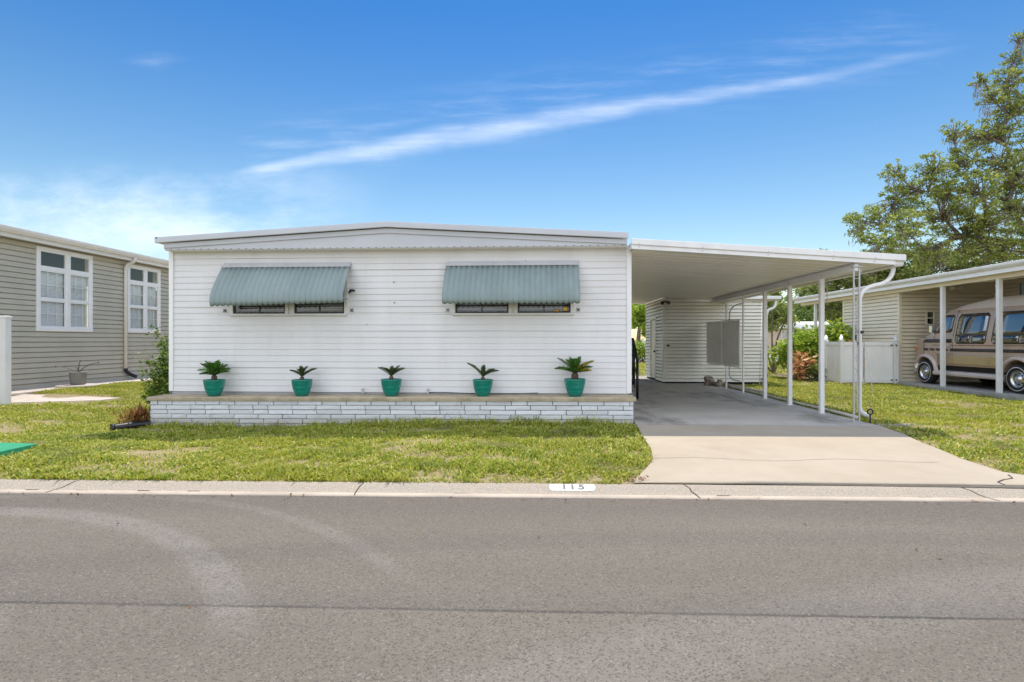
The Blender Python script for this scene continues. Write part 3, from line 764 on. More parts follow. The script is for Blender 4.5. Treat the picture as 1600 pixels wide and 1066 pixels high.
# louvre screen
sc = thing('louvre_screen', 'grey white two panel louvre screen hung between thin rear carport posts', 'screen', (5.44, 16.7, 0))
for ya, yb in ((15.24, 16.68), (16.72, 18.16)):
    b = MB(); x = 5.425
    for y in (ya, yb - .035): b.box(x - .015, x + .015, y, y + .035, .72, 2.0)
    b.box(x - .015, x + .015, ya, yb, .685, .719); b.box(x - .015, x + .015, ya, yb, 2.001, 2.03)
    p = obj('screen_frame', b, 'screen', sc, .003)
    b = MB(); z = .73
    while z < 1.98:
        b.add([(x - .014, ya + .036, z), (x - .014, yb - .036, z), (x + .012, yb - .036, z + .064), (x + .012, ya + .036, z + .064)], [(0, 1, 2, 3)]); z += .060
    obj('louvres', b, 'screen', p)

# ------------------------------------------------------------------ shed
shed = thing('shed', 'cream white lap sided storage shed at the back of the carport', 'shed', (5.8, 20, 0))
SX0, SX1, SY0, SY1 = 4.09, 7.42, 18.5, 21.5
b = MB()
siding(b, (SX0, SY0), (1, 0), SX1 - SX0, (0, -1), .06, 2.92, .116, .028, gr=.03, gd=.06)
siding(b, (SX0, SY1), (0, -1), SY1 - SY0, (-1, 0), .06, 2.92, .116, .028, gr=.03, gd=.06, holes=[(.95, 1.85, .06, 2.25)])
siding(b, (SX1, SY0), (0, 1), SY1 - SY0, (1, 0), .06, 2.80, .116)
siding(b, (SX1, SY1), (-1, 0), SX1 - SX0, (0, 1), .06, 2.80, .116)
link('wall', b.mesh('wall', M['shedsiding']), shed)
b = MB(); b.box(SX0 + .03, SX1 - .03, SY0 + .03, SY1 - .03, -.1, .06); obj('base', b, 'dark', shed)
for x, y in ((SX0 - .02, SY0 - .02), (SX1 - .06, SY0 - .02), (SX0 - .02, SY1 - .06)):
    b = MB(); b.box(x, x + .08, y, y + .08, .05, 2.86); obj('corner_trim', b, 'shedsiding', shed, .005)
# door in the left face
ya, yb = SY1 - 1.85, SY1 - .95
b = MB(); siding(b, (SX0 - .004, yb - .04), (0, -1), yb - ya - .08, (-1, 0), .08, 2.2, .116, .012); d = obj('door', b, 'shedsiding', shed)
b = MB(); b.box(SX0 - .03, SX0 + .03, ya - .03, ya + .03, .06, 2.27); b.box(SX0 - .03, SX0 + .03, yb - .03, yb + .03, .06, 2.27); b.box(SX0 - .03, SX0 + .03, ya + .03, yb - .03, 2.21, 2.27); obj('door_frame', b, 'shedsiding', d)
b = MB(); b.box(SX0 + .04, SX0 + .05, ya, yb, .06, 2.25); obj('door_gap', b, 'dark', d)
b = MB(); b.lathe([(0, 0), (.03, 0), (.032, -.05), (0, -.06)], (SX0 - .02, ya + .12, 1.05), 12, 'x'); obj('handle', b, 'black', d)
b = MB(); b.tube([(SX0 + .14, SY0 - .01, 1.28), (SX0 + .14, SY0 - .09, 1.28)], .022, 8); b.lathe([(0, -.05), (.04, -.045), (.045, 0), (0, .01)], (SX0 + .14, SY0 - .10, 1.29), 12); obj('hose_hook', b, 'black', shed)
fl = MB(); fl.lathe([(0, -.03), (.06, -.03), (.06, .03), (0, .03)], (SX0 + .02, SY0 - .06, 2.74), 14)
for s in (-1, 1): fl.tube([(SX0 + .02, SY0 - .07, 2.74), (SX0 + .02 + s * .07, SY0 - .16, 2.71), (SX0 + .02 + s * .11, SY0 - .23, 2.68)], [.02, .045, .062], 12)
obj('floodlight', fl, 'copper', shed)
b = MB(); b.box(SX0 + .01, 7.55, SY0 - .22, SY1 + .25, 2.80, 2.87) if False else b.prism([(5.62, 18.30, 2.815), (7.86, 18.30, 2.79), (7.86, 18.30, 2.90), (5.62, 18.30, 2.925)], (0, 3.5, 0)); obj('roof', b, 'whitemetal', shed, .015)
b = MB(); b.prism([(SX0 + .02, 18.37, 2.93), (5.61, 18.37, 2.93), (5.61, 18.37, 3.0), (SX0 + .02, 18.37, 3.0)], (0, 3.4, 0)); obj('roof', b, 'whitemetal', shed)
b = MB(); b.tube(bez((7.74, 18.42, 2.78), (7.74, 18.42, 2.5), (7.56, 18.42, 2.48), 8) + bez((7.52, 18.42, 2.46), (7.43, 18.42, 2.4), (7.43, 18.42, 2.2), 5) + [(7.43, 18.42, .32)], .042, 12); dd = obj('downspout', b, 'whitemetal', shed)
b = MB(); b.tube(bez((7.43, 18.42, .33), (7.43, 18.4, .18), (7.28, 18.3, .16), 5), .046, 10); obj('elbow', b, 'black', dd)
b = MB(); b.box(6.15, 6.23, SY0 - .05, SY0 - .012, 1.2, 1.31); obj('outlet_box', b, 'whitemetal', shed, .01)
b = MB(); b.box(SX1 - .02, SX1 + .05, SY0 + .1, SY0 + .16, .5, 2.1); obj('shadow_strip', b, 'dark', shed)  # dark box painted in as the shadow behind the downspout

# rocks at the shed foot
def rock(label, x, y, z, r, seed):
    bm = bmesh.new(); bmesh.ops.create_icosphere(bm, subdivisions=3, radius=1)
    rr = np.random.default_rng(seed); ph = rr.uniform(0, 6, 6)
    for v in bm.verts:
        c = v.co; k = 1 + .18 * math.sin(3 * c.x + ph[0]) * math.cos(2.5 * c.y + ph[1]) + .12 * math.sin(5 * c.z + ph[2] + 3 * c.x) + rr.uniform(-.04, .04)
        v.co = Vector((c.x * r[0] * k, c.y * r[1] * k, max(c.z, -.55) * r[2] * k))
    me = bpy.data.meshes.new('stone'); bm.to_mesh(me); bm.free(); me.materials.append(M['stone'])
    o = link('stone', me, fixn=False); o.location = (x, y, z); tag(o, label, 'stone', 'stones piled at the shed foot')
rock('largest brown stone in the pile at the shed foot', 5.38, 17.75, .12, (.17, .16, .19), 1)
rock('pale rounded stone on the right side of the pile at the shed foot', 5.62, 17.45, .08, (.12, .12, .13), 2)
rock('small brown stone in front of the pile at the shed foot', 5.50, 17.25, .06, (.10, .10, .10), 5)

# side steps
st = thing('side_steps', 'grey concrete side steps with black metal handrail beside the house', 'steps', (2.0, 14, 0))
b = MB()
for k in range(3): b.box(1.66, 2.28, 13.5 + .3 * k, 15.4, .17 * k + .001 * k, .17 * (k + 1) - .002)
obj('stair_treads', b, 'step', st, .01)
b = MB(); b.tube([(2.34, 13.44, .002), (2.34, 13.44, .97)], .034, 10); b.tube([(2.34, 14.06, .3), (2.34, 14.06, 1.45)], .03, 10)
b.tube([(2.34, 13.40, .93), (2.34, 14.10, 1.47), (2.34, 15.3, 1.47)], .036, 10); b.tube([(2.34, 13.44, .5), (2.34, 14.06, .98)], .014, 8); b.tube([(2.34, 15.3, .5), (2.34, 15.3, 1.47)], .02, 10)
b.tube([(2.32, 13.7, .25), (2.32, 13.7, 1.15)], .012, 8); b.tube([(2.32, 13.88, .4), (2.32, 13.88, 1.3)], .012, 8)
obj('handrail', b, 'black', st)

# ------------------------------------------------------------------ left neighbour
ln = thing('taupe_house', 'taupe lap sided house with white framed windows at the left edge', 'house', (-17, 18, 0))
LX = -13.6
LW = ((13.95, 15.76, 1.70, 3.98), (17.17, 18.70, 1.71, 3.95))
b = MB()
siding(b, (LX, 8), (0, 1), 20, (1, 0), .15, 4.12, .139, .018, [(w[0] - 8, w[1] - 8, w[2], w[3]) for w in LW], 3.6, gr=.022, gd=.035)
siding(b, (-22, 8), (1, 0), 8.4, (0, -1), .15, 4.12, .139, .014)
siding(b, (LX, 28), (-1, 0), 8.4, (0, 1), .15, 4.12, .139, .014)
link('wall', b.mesh('wall', M['taupe']), ln)
b = MB(); b.box(-22, LX - .02, 8.02, 27.98, -.1, .149); obj('skirting', b, 'dark', ln)
for y in (8, 28): b = MB(); b.box(LX - .06, LX + .025, y - .03, y + .03, .15, 4.1); obj('corner_trim', b, 'gutter', ln)
b = MB(); b.prism([(-13.3, 7.6, 4.14), (-13.3, 7.6, 4.22), (-18, 7.6, 5.0), (-22.6, 7.6, 4.22), (-22.6, 7.6, 4.14), (-18, 7.6, 4.75)], (0, 20.8, 0)); obj('roof', b, 'whiteroof', ln)
b = MB(); b.prism([(-13.28, 7.6, 4.27), (-13.14, 7.6, 4.27), (-13.15, 7.6, 4.20), (-13.20, 7.6, 4.13), (-13.28, 7.6, 4.12)], (0, 20.8, 0)); obj('gutter', b, 'gutter', ln, .01)
b = MB(); b.box(-13.29, -13.281, 7.6, 28.4, 4.02, 4.24); b.box(LX - .01, -13.29, 7.6, 28.4, 4.08, 4.10); obj('fascia', b, 'gutter', ln)
dw = bez((-13.2, 17.02, 4.13), (-13.2, 17.02, 3.98), (-13.4, 17.02, 3.95), 5) + bez((-13.43, 17.02, 3.93), (-13.52, 17.02, 3.9), (-13.53, 17.02, 3.75), 4) + [(-13.53, 17.02, .52)]
b = MB(); b.tube(dw, .05, 12); d = obj('downspout', b, 'gutter', ln)
b = MB(); b.tube(bez((-13.53, 17.02, .53), (-13.53, 17.02, .36), (-13.38, 17.3, .24), 6), .056, 10); obj('elbow', b, 'black', d)
for (y0, y1, z0, z1) in LW:
    w = y1 - y0; x0 = LX - .03; x1 = LX + .035
    b = MB(); c = .085
    b.box(x0, x1, y0 - .01, y1 + .01, z0 - .01, z0 + c + .02); b.box(x0, x1, y0 - .01, y1 + .01, z1 - c, z1 + .01)
    zs = [z0 + c + .02, z0 + .84, z0 + .89, z1 - .62, z1 - .53, z1 - c]
    ym = y0 + w * .535
    for a, e in ((y0 - .01, y0 + c), (ym - .055, ym + .055), (y1 - c, y1 + .01)): b.box(x0 + .001, x1 - .001, a, e, zs[0], zs[5])
    win = obj('window', b, 'trim', ln, .006)
    b = MB()
    for a, e in ((y0 + c, ym - .055), (ym + .055, y1 - c)):
        b.box(x0 + .003, x1 - .01, a, e, zs[1], zs[2]); b.box(x0 + .003, x1 - .006, a, e, zs[3], zs[4])
        for p, q in ((zs[0], zs[1]), (zs[2], zs[3]), (zs[4], zs[5])):
            b.box(x0 + .004, x1 - .016, a, a + .035, p, q); b.box(x0 + .004, x1 - .016, e - .035, e, p, q)
            b.box(x0 + .004, x1 - .017, a + .035, e - .035, p, p + .03); b.box(x0 + .004, x1 - .017, a + .035, e - .035, q - .03, q)
        for p, q in ((zs[0], zs[1]), (zs[2], zs[3])):
            for k in (1, 2):
                y = a + (e - a) * k / 3; b.box(x0 + .006, x0 + .02, y - .008, y + .008, p + .03, q - .03)
            zm = (p + q) / 2; b.box(x0 + .005, x0 + .019, a + .035, e - .035, zm - .008, zm + .008)
    obj('muntins', b, 'trim', win)
    g = MB()
    for a, e in ((y0 + c, ym - .055), (ym + .055, y1 - c)): g.poly([(x0 + .022, a, zs[0]), (x0 + .022, e, zs[0]), (x0 + .022, e, zs[5]), (x0 + .022, a, zs[5])])
    obj('pane', g, 'glass', win)
    bl = MB(); z = zs[0]
    while z < zs[3]:
        for a, e in ((y0 + c, ym - .055), (ym + .055, y1 - c)): bl.add([(LX - .07, a, z), (LX - .07, e, z), (LX - .085, e, z + .036), (LX - .085, a, z + .036)], [(0, 1, 2, 3)])
        z += .038
    obj('blind', bl, 'blind', win)
    r = MB(); r.box(LX - .5, LX - .48, y0 - .3, y1 + .3, z0 - .2, z1 + .1); obj('dark_backing', r, 'dark', win)  # dark sheet in place of the unlit interior

# white vinyl fence, left
lf = thing('vinyl_fence', 'tall white vinyl fence end with square post beside the taupe house', 'fence', (-11.7, 11.4, 0))
b = MB(); b.box(-11.91, -11.765, 11.33, 11.475, -.05, 1.96); b.box(-11.925, -11.75, 11.315, 11.49, 1.93, 1.965); b.box(-11.90, -11.775, 11.34, 11.465, 1.966, 1.98); obj('post', b, 'vinyl', lf, .008)
b = MB()
b.box(-14.5, -11.911, 11.40, 11.45, .08, 1.29)
for z0, z1 in ((.05, .17), (1.26, 1.36), (1.79, 1.90)): b.box(-14.5, -11.911, 11.37, 11.48, z0, z1)
k = 0; x = -11.93
while x > -14.4:
    b.box(x - .012, x, 11.385, 11.40, .18, 1.25); x -= .18
obj('panel', b, 'vinyl', lf, .004)
b = MB()
for i in range(34):
    for s in (-1, 1):
        xa = -11.87 - i * .11; b.beam((xa, 11.42 + .008 * s, 1.36), (xa - .43 * s * 1 if s > 0 else xa - .0 + .0, 11.42 + .008 * s, 1.79), .05, .012, (0, 1, 0)) if False else None
b.box(-14.5, -11.911, 11.40, 11.45, 1.36, 1.79)
for i in range(14):
    xa = -12.03 - i * .19
    for zz in (1.46, 1.69): b.prism([(xa - .055, 11.385, zz), (xa, 11.385, zz - .075), (xa + .055, 11.385, zz), (xa, 11.385, zz + .075)], (0, .015, 0))
obj('lattice', b, 'vinyl', lf, .002)
b = MB()
for i in range(14):
    xa = -12.03 - i * .19
    for zz in (1.46, 1.69): b.prism([(xa - .028, 11.382, zz), (xa, 11.382, zz - .042), (xa + .028, 11.382, zz), (xa, 11.382, zz + .042)], (0, .003, 0))
obj('lattice_hole', b, 'galv', lf)

# grey pot on slab
gp = thing('grey_planter_pot', 'grey square-shouldered pot with spindly bare stems on a round stone slab', 'planter pot', (-12.95, 14.55, .155))
b = MB(); b.lathe([(0, .05), (.165, .05), (.175, .06), (.205, .37), (.21, .40), (.195, .405), (.19, .37), (0, .36)], (-12.95, 14.55, .155), 32); obj('pot', b, 'greypot', gp)
for dx, dy, dz, l in ((-.33, -.35, .22, .8), (.30, .35, .30, .9), (-.02, .1, .35, .5), (.15, -.25, .22, .5)):
    b = MB(); b0 = Vector((-12.95, 14.55, .5)); b.tube(bez(b0, b0 + Vector((dx * .3, dy * .3, dz * .9)), b0 + Vector((dx, dy, dz)), 6), [.014 - .0012 * k for k in range(7)], 6)
    b.lathe([(0, 0), (.02, .01), (.02, .03), (0, .04)], b0 + Vector((dx, dy, dz - .01)), 8); obj('stem', b, 'trunkpalm' if dy > 0 else 'stone', gp)
b = MB(); b.lathe([(0, 0), (.50, 0), (.52, .02), (.50, .048), (0, .05)], (-12.95, 14.55, .15), 20); tag(obj('stepping_slab', b, 'path'), 'round pale stone slab under the grey pot', 'slab')

# green mat at the left edge
mt = MB(); mt.prism([(-6.98, 7.17, -.13), (-7.95, 7.22, -.12), (-8.05, 6.3, -.09), (-6.76, 6.38, -.09)], (0, 0, .13)); tag(obj('green_mat', mt, 'mat', None, .008), 'bright green flat mat lying on the lawn at the left edge', 'mat')
# drain pipe at the planter corner
b = MB(); pts = bez((-7.2, 9.62, -.10), (-7.3, 9.5, -.09), (-7.52, 9.18, -.11), 40)
b.tube(pts, [.062 + (.006 if k % 2 else -.004) for k in range(41)], 14); b.tube([pts[-1] + Vector((-.0, -.0, 0)), pts[-1] + Vector((-.02, -.03, 0))], .075, 14)
tag(obj('drain_pipe', b, 'corr'), 'black corrugated drain pipe end at the left foot of the planter', 'pipe')

# house number painted on the kerb
ht = thing('house_number', 'white painted plate reading 115 on the curb', 'house number', (.31, 5.55, -.06))
def kp(x, dy, o=0.0): return (x, kerb_y(x) + dy, kz(dy) + o)
b = MB(); segs = 12; x0, x1, r = .08, .545, .035; dyA, dyB = -.025, -.128
cols = []
for i in range(41):
    u = x0 + (x1 - x0) * i / 40; d = min(u - x0, x1 - u); ins = r - math.sqrt(max(0, r * r - (r - d) ** 2)) if d < r else 0
    cols.append([kp(u, dyA - ins + (dyB - dyA + 2 * ins) * k / 5, .004) for k in range(6)])
b.add([p for c in cols for p in c], [(i * 6 + k, (i + 1) * 6 + k, (i + 1) * 6 + k + 1, i * 6 + k + 1) for i in range(40) for k in range(5)], True)
obj('plate', b, 'plate', ht)
def digit(ch, cx):
    cu = bpy.data.curves.new('digit', 'FONT'); cu.body = ch; cu.size = 1; cu.align_x = 'CENTER'; cu.offset = .035
    o = bpy.data.objects.new('tmp', cu); COL.objects.link(o); dg = bpy.context.evaluated_depsgraph_get(); me = bpy.data.meshes.new_from_object(o.evaluated_get(dg))
    bpy.data.objects.remove(o); bpy.data.curves.remove(cu)
    bm = bmesh.new(); bm.from_mesh(me)
    bmesh.ops.subdivide_edges(bm, edges=bm.edges[:], cuts=1)
    for v in bm.verts:
        dy = -.112 + v.co.y * .105; x = cx + v.co.x * .145; p = kp(x, dy, .007); v.co = p
    bm.to_mesh(me); bm.free(); me.materials.clear(); me.materials.append(M['digit']); link('digit', me, ht, fixn=False)
for ch_, cx in (('1', .232), ('1', .315), ('5', .405)): digit(ch_, cx)

# ------------------------------------------------------------------ right neighbour house and carport
rn = thing('cream_house', 'cream sided house with open white carport at the right edge', 'house', (14, 16, 0))
b = MB()
siding(b, (11.72, 21.8), (0, -1), 3.3, (-1, 0), .02, 3.1, .125, .024, gr=.024, gd=.05)
siding(b, (11.72, 18.5), (1, 0), 3.0, (0, -1), .1, 3.10, .125, .024, gr=.028, gd=.05, holes=[(.82, 1.12, 1.93, 2.42)])
siding(b, (14.7, 18.5), (0, -1), 13, (-1, 0), .1, 3.36, .125, .024, gr=.028, gd=.05, holes=[(.9, 2.3, 2.3, 3.25)])
siding(b, (20, 21.8), (-1, 0), 8.3, (0, 1), .02, 3.1, .125)
b.poly([(11.74, 18.5, 3.09), (14.72, 18.5, 3.09), (14.72, 18.5, 3.37), (11.74, 18.5, 3.12)])
link('wall', b.mesh('wall', M['cream']), rn)
for x, y in ((11.69, 18.47), (11.69, 21.72)):
    b = MB(); b.box(x, x + .1, y, y + .1, .02, 3.12); obj('corner_trim', b, 'cream', rn, .005)
def rz2(x): return 3.10 + (x - 11.35) * .085
b = MB(); b.prism([(11.38, 5, rz2(11.38)), (20.4, 5, rz2(20.4)), (20.4, 5, rz2(20.4) + .2), (11.38, 5, rz2(11.38) + .2)], (0, 20, 0)); obj('roof', b, 'ceil', rn)
b = MB(); b.prism([(11.38, 5, 3.335), (11.25, 5, 3.335), (11.25, 5, 3.27), (11.30, 5, 3.21), (11.38, 5, 3.21)], (0, 20.1, 0)); obj('gutter', b, 'gutter', rn, .012)
b = MB(); b.box(11.34, 11.379, 5, 25.08, 3.10, 3.209); obj('fascia', b, 'trim', rn)
b = MB(); b.box(11.58, 11.70, 5, 25.0, 3.0, 3.118); obj('beam', b, 'cream', rn)
for y in (12.5, 14.5, 16.45, 23.8):
    b = MB(); b.box(11.59, 11.69, y - .05, y + .05, .05 if y > 20 else .101, 2.999); obj('post', b, 'whitemetal', rn, .006)
def dark_window(axis, a0, a1, z0, z1, pos):
    b = MB(); t = .05
    def bx(u0, u1, w0, w1, d0, d1):
        if axis == 'y': b.box(u0, u1, pos + d0, pos + d1, w0, w1)
        else: b.box(pos + d0, pos + d1, u0, u1, w0, w1)
    bx(a0, a1, z0, z0 + t, -.03, .03); bx(a0, a1, z1 - t, z1, -.03, .03); bx(a0, a0 + t, z0 + t, z1 - t, -.029, .029); bx(a1 - t, a1, z0 + t, z1 - t, -.029, .029); bx(a0 + t, a1 - t, (z0 + z1) / 2 - .02, (z0 + z1) / 2 + .02, -.02, .02)
    w = obj('window', b, 'cream', rn); b = MB(); bx(a0 + t, a1 - t, z0 + t, z1 - t, .005, .012); obj('pane', b, 'autoglass', w)
    b = MB(); bx(a0, a1, z0, z1, .25, .26); obj('dark_backing', b, 'dark', w)  # near-black backing, the dark of the room put into its colour
dark_window('y', 12.54, 12.84, 1.93, 2.42, 18.5)
dark_window('x', 16.2, 17.6, 2.3, 3.25, 14.7)
b = MB(); b.lathe([(0, -.03), (.06, -.03), (.06, .03), (0, .03)], (13.35, 18.44, 3.12), 14)
for s in (-1, 1): b.tube([(13.35, 18.43, 3.12), (13.35 + s * .1, 18.32, 3.13), (13.35 + s * .16, 18.24, 3.12)], [.02, .05, .07], 12)
obj('floodlight', b, 'gutter', rn)

# low white vinyl fence with gate
rf = thing('gated_fence', 'low white vinyl fence with gate beside the cream house', 'fence', (10.6, 18.5, 0))
def vpost(x, y):
    b = MB(); b.box(x - .055, x + .055, y - .055, y + .055, -.05, 1.42); b.box(x - .07, x + .07, y - .07, y + .07, 1.421, 1.45)
    b.lathe([(.05, 1.45), (.062, 1.47), (.062, 1.52), (.045, 1.58), (.0, 1.64)], (x, y, 0), 4); obj('post', b, 'vinyl', rf, .006)
def vpanel(p, q, name):
    b = MB(); p = Vector((p[0], p[1], 0)); q = Vector((q[0], q[1], 0)); d = (q - p).normalized()
    for z, h in ((.12, .12), (1.33, .12)): b.beam(p + Vector((0, 0, z)), q + Vector((0, 0, z)), .075, h)
    n = int((q - p).length / .155); w = (q - p).length / n
    for k in range(n):
        a = p + d * (w * k + .010) + Vector((0, 0, .725)); e = p + d * (w * (k + 1) - .010) + Vector((0, 0, .725)); b.beam(a, e, .025, 1.09)
    c = p + Vector((0, 0, .725)); b.beam(c, q + Vector((0, 0, .725)), .012, 1.09)
    return obj(name, b, 'vinyl', rf, .004)
A = (9.93, 18.60); Bp = (10.62, 18.47); Cp = (11.47, 18.28); Z_ = (9.95, 19.6)
for p in (A, Cp, Z_): vpost(*p)
vpanel(Z_, A, 'panel'); vpanel((9.99, 18.59), (10.57, 18.48), 'panel'); g = vpanel((10.6, 18.474), (11.39, 18.30), 'gate')
b = MB()
for z in (.16, 1.28): b.box(11.30, 11.36, 18.255, 18.27, z - .02, z + .02); b.box(11.42, 11.47, 18.20, 18.215, z - .02, z + .02)
obj('hinge', b, 'black', g)

# ------------------------------------------------------------------ conversion van
VX, VY, VZ = 12.9, 18.15, .1
van = thing('conversion_van', 'rose bronze conversion van with raised roof and dark side stripes under the neighbour carport', 'van', (VX, 15.8, VZ))
def vw(z): return float(np.interp(z, [.3, .6, 1.0, 1.35, 1.55, 1.9, 2.12, 2.22, 2.3], [.95, .985, 1.0, .985, .955, .885, .83, .78, .70]))
def vt(s): return .88 + .12 * min(1, max(0, s / .55)) ** .55
def vp(s, z, side=-1, o=0.0): return (VX + side * (vw(z) * vt(s) + o), VY - s, VZ + z)
def arc_pts(cs, cz, r, a0, a1, n): return [(cs + r * math.cos(R(a0 + (a1 - a0) * k / n)), cz + r * math.sin(R(a0 + (a1 - a0) * k / n))) for k in range(n + 1)]
FW, RW, WR = .57, 3.87, .365
sil = [(.06, .48), (.0, .70), (-.01, .95), (.0, 1.18), (.04, 1.29), (.12, 1.345), (.70, 1.50), (.80, 1.57), (1.0, 1.85), (1.20, 2.12), (1.32, 2.20), (1.55, 2.26), (3.0, 2.29), (4.85, 2.27), (5.03, 2.1), (5.1, 1.3), (5.12, .9), (5.08, .48)]
sil += arc_pts(RW, .37, .47, 15, 165, 12) + [(3.38, .60), (1.06, .60)] + arc_pts(FW, .37, .46, 20, 160, 12)
bm = bmesh.new()
f0 = bm.faces.new([bm.verts.new((-1, -s, z)) for s, z in sil])
ex = bmesh.ops.extrude_face_region(bm, geom=[f0]); bmesh.ops.translate(bm, vec=(2, 0, 0), verts=[v for v in ex['geom'] if isinstance(v, bmesh.types.BMVert)])
for z in (.7, .85, 1.0, 1.18, 1.35, 1.45, 1.55, 1.7, 1.9, 2.0, 2.12, 2.17, 2.22, 2.26):
    bmesh.ops.bisect_plane(bm, geom=bm.verts[:] + bm.edges[:] + bm.faces[:], plane_co=(0, 0, z), plane_no=(0, 0, 1))
for s in (.05, .12, .22, .35, .55): bmesh.ops.bisect_plane(bm, geom=bm.verts[:] + bm.edges[:] + bm.faces[:], plane_co=(0, -s, 0), plane_no=(0, 1, 0))
for x in (-.6, 0, .6): bmesh.ops.bisect_plane(bm, geom=bm.verts[:] + bm.edges[:] + bm.faces[:], plane_co=(x, 0, 0), plane_no=(1, 0, 0))
for v in bm.verts:
    s, z = -v.co.y, v.co.z; v.co = Vector((VX + v.co.x * vw(z) * vt(s), VY - s, VZ + z))
bmesh.ops.recalc_face_normals(bm, faces=bm.faces[:])
me = bpy.data.meshes.new('body'); bm.to_mesh(me); bm.free(); me.materials.append(M['vanpaint'])
link('body', me, van, .012, fixn=False)
def vpanel3(name, s0, s1, z0, z1, mat, o=.006, n=6, side=-1, parent=None, sl0=0.0, sl1=0.0, rad=0.0):
    b = MB(); L = []; Q = []
    for k in range(n + 1):
        t = k / n; z = z0 + (z1 - z0) * t; ins = 0
        d = min(z - z0, z1 - z)
        if rad and d < rad: ins = rad - math.sqrt(max(0, rad * rad - (rad - d) ** 2))
        a, c = s0 + sl0 * t + ins, s1 + sl1 * t - ins
        m = [a + (c - a) * q / 4 for q in range(5)]
        L.append([vp(s, z, side, o) for s in m])
    vs = [p for r in L for p in r]
    b.add(vs, [(k * 5 + q, k * 5 + q + 1, (k + 1) * 5 + q + 1, (k + 1) * 5 + q) for k in range(n) for q in range(4)], True)
    oo = obj(name, b, mat, parent or van)
    so = oo.modifiers.new('thick', 'SOLIDIFY'); so.thickness = .005; so.offset = 0
    return oo
# raised fibreglass top
b = MB(); rows = []
for s, zt, w in ((1.36, 2.235, .72), (1.6, 2.36, .76), (2.2, 2.45, .78), (2.75, 2.515, .78), (3.4, 2.52, .78), (4.6, 2.50, .76), (4.9, 2.40, .74), (4.98, 2.25, .72)):
    z0 = 2.24
    rows.append([(VX + w * a, VY - s, VZ + z0 + (zt - z0) * h) for a, h in ((-1.0, 0), (-.97, .45), (-.86, .86), (-.6, 1), (0, 1.03), (.6, 1), (.86, .86), (.97, .45), (1.0, 0))])
b.add([p for r in rows for p in r], [(i * 9 + k, i * 9 + k + 1, (i + 1) * 9 + k + 1, (i + 1) * 9 + k) for i in range(len(rows) - 1) for k in range(8)], True); obj('raised_roof', b, 'vanroof', van)
b = MB(); b.tube([vp(s, 2.235, -1, .008) for s in (1.3, 1.6, 2.5, 3.5, 4.9)], .016, 8); obj('roof_rail', b, 'vanlight', van)
# lower body: gold two tone, stripes
vpanel3('gold_panel', 1.10, 3.36, .63, .93, 'vangold', .004); vpanel3('lower_stripe', 1.0, 5.0, .935, .955, 'vanlight', .007, 2)
vpanel3('side_stripe', 1.62, 4.98, 1.02, 1.105, 'vandark', .005, 3)
for s in (.55, .82, 1.08, 1.35): vpanel3('stripe_dash', s, s + .20, 1.03, 1.10, 'vandark', .005, 3, sl0=-.07, sl1=-.07)
vpanel3('upper_stripe', .9, 5.0, 1.19, 1.205, 'vanred', .005, 2)
vpanel3('upper_band', .45, 1.66, 1.27, 1.38, 'vandark', .005, 3, sl0=.15)
# side windows
for s0, s1 in ((1.78, 2.88), (3.06, 4.75)):
    w = vpanel3('side_window', s0, s1, 1.24, 2.09, 'vandark', .006, 10, rad=.07)
    vpanel3('pane', s0 + .035, s1 - .035, 1.50, 2.055, 'autoglass', .011, 8, parent=w, rad=.05); vpanel3('pane', s0 + .035, (s0 + s1) / 2 - .03, 1.275, 1.46, 'autoglass', .011, 3, parent=w); vpanel3('pane', (s0 + s1) / 2 + .0, s1 - .035, 1.275, 1.46, 'autoglass', .011, 3, parent=w)
w = vpanel3('door_window', .86, 1.62, 1.57, 2.09, 'vandark', .006, 10, sl0=.33, rad=.05); vpanel3('pane', .93, 1.59, 1.60, 2.06, 'autoglass', .011, 8, parent=w, sl0=.31, rad=.04); vpanel3('quarter_frame', 1.10, 1.125, 1.60, 2.06, 'vandark', .013, 4, parent=w, sl0=.12, sl1=.12)
# door gap lines
b = MB()
for pts in ([vp(.52, z, -1, .003) for z in (.85, 1.0, 1.2, 1.42)], [vp(1.70, z, -1, .003) for z in (.63, .9, 1.2, 1.5, 1.8, 2.1, 2.2)], [vp(s, 1.43 if s < .8 else 1.43, -1, .003) for s in (.05, .2, .5, .8)]): b.tube(pts, .006, 5)
dr = obj('door', b, 'dark', van)
b = MB(); b.box(*sorted((vp(1.5, 1.2)[0] - .03, vp(1.5, 1.2)[0] - .002)), VY - 1.62, VY - 1.48, VZ + 1.18, VZ + 1.215); obj('handle', b, 'chrome', dr, .005)
# windshield, nose, lights
b = MB(); o = Vector((0, .006, .004))
P = lambda s, z, k: Vector((VX + k * vw(z) * vt(s) * .92, VY - s, VZ + z)) + o
b.add([P(.83, 1.605, -1), P(.83, 1.605, 1), P(1.19, 2.095, 1), P(1.19, 2.095, -1)], [(0, 1, 2, 3)]); obj('windshield', b, 'autoglass', van)
b = MB(); b.add([Vector((VX + k * .83 * vt(s), VY - s, VZ + z + .006)) for s, z in ((.13, 1.345), (.68, 1.50)) for k in (-1, 1)], [(0, 1, 3, 2)]); obj('hood', b, 'vandark', van)
b = MB(); b.tube([(VX + k * .97, VY + .02 - abs(k) ** 6 * .25, VZ + .52) for k in (-1, -.97, -.85, -.5, 0, .5, .85, .97, 1)], .085, 10); obj('front_bumper', b, 'chrome', van)
b = MB(); b.box(VX - .75, VX + .75, VY + .0, VY + .03, VZ + .85, VZ + 1.15); obj('grille', b, 'galv', van)
vpanel3('turn_signal', .01, .11, 1.02, 1.14, 'amber', .012, 3)
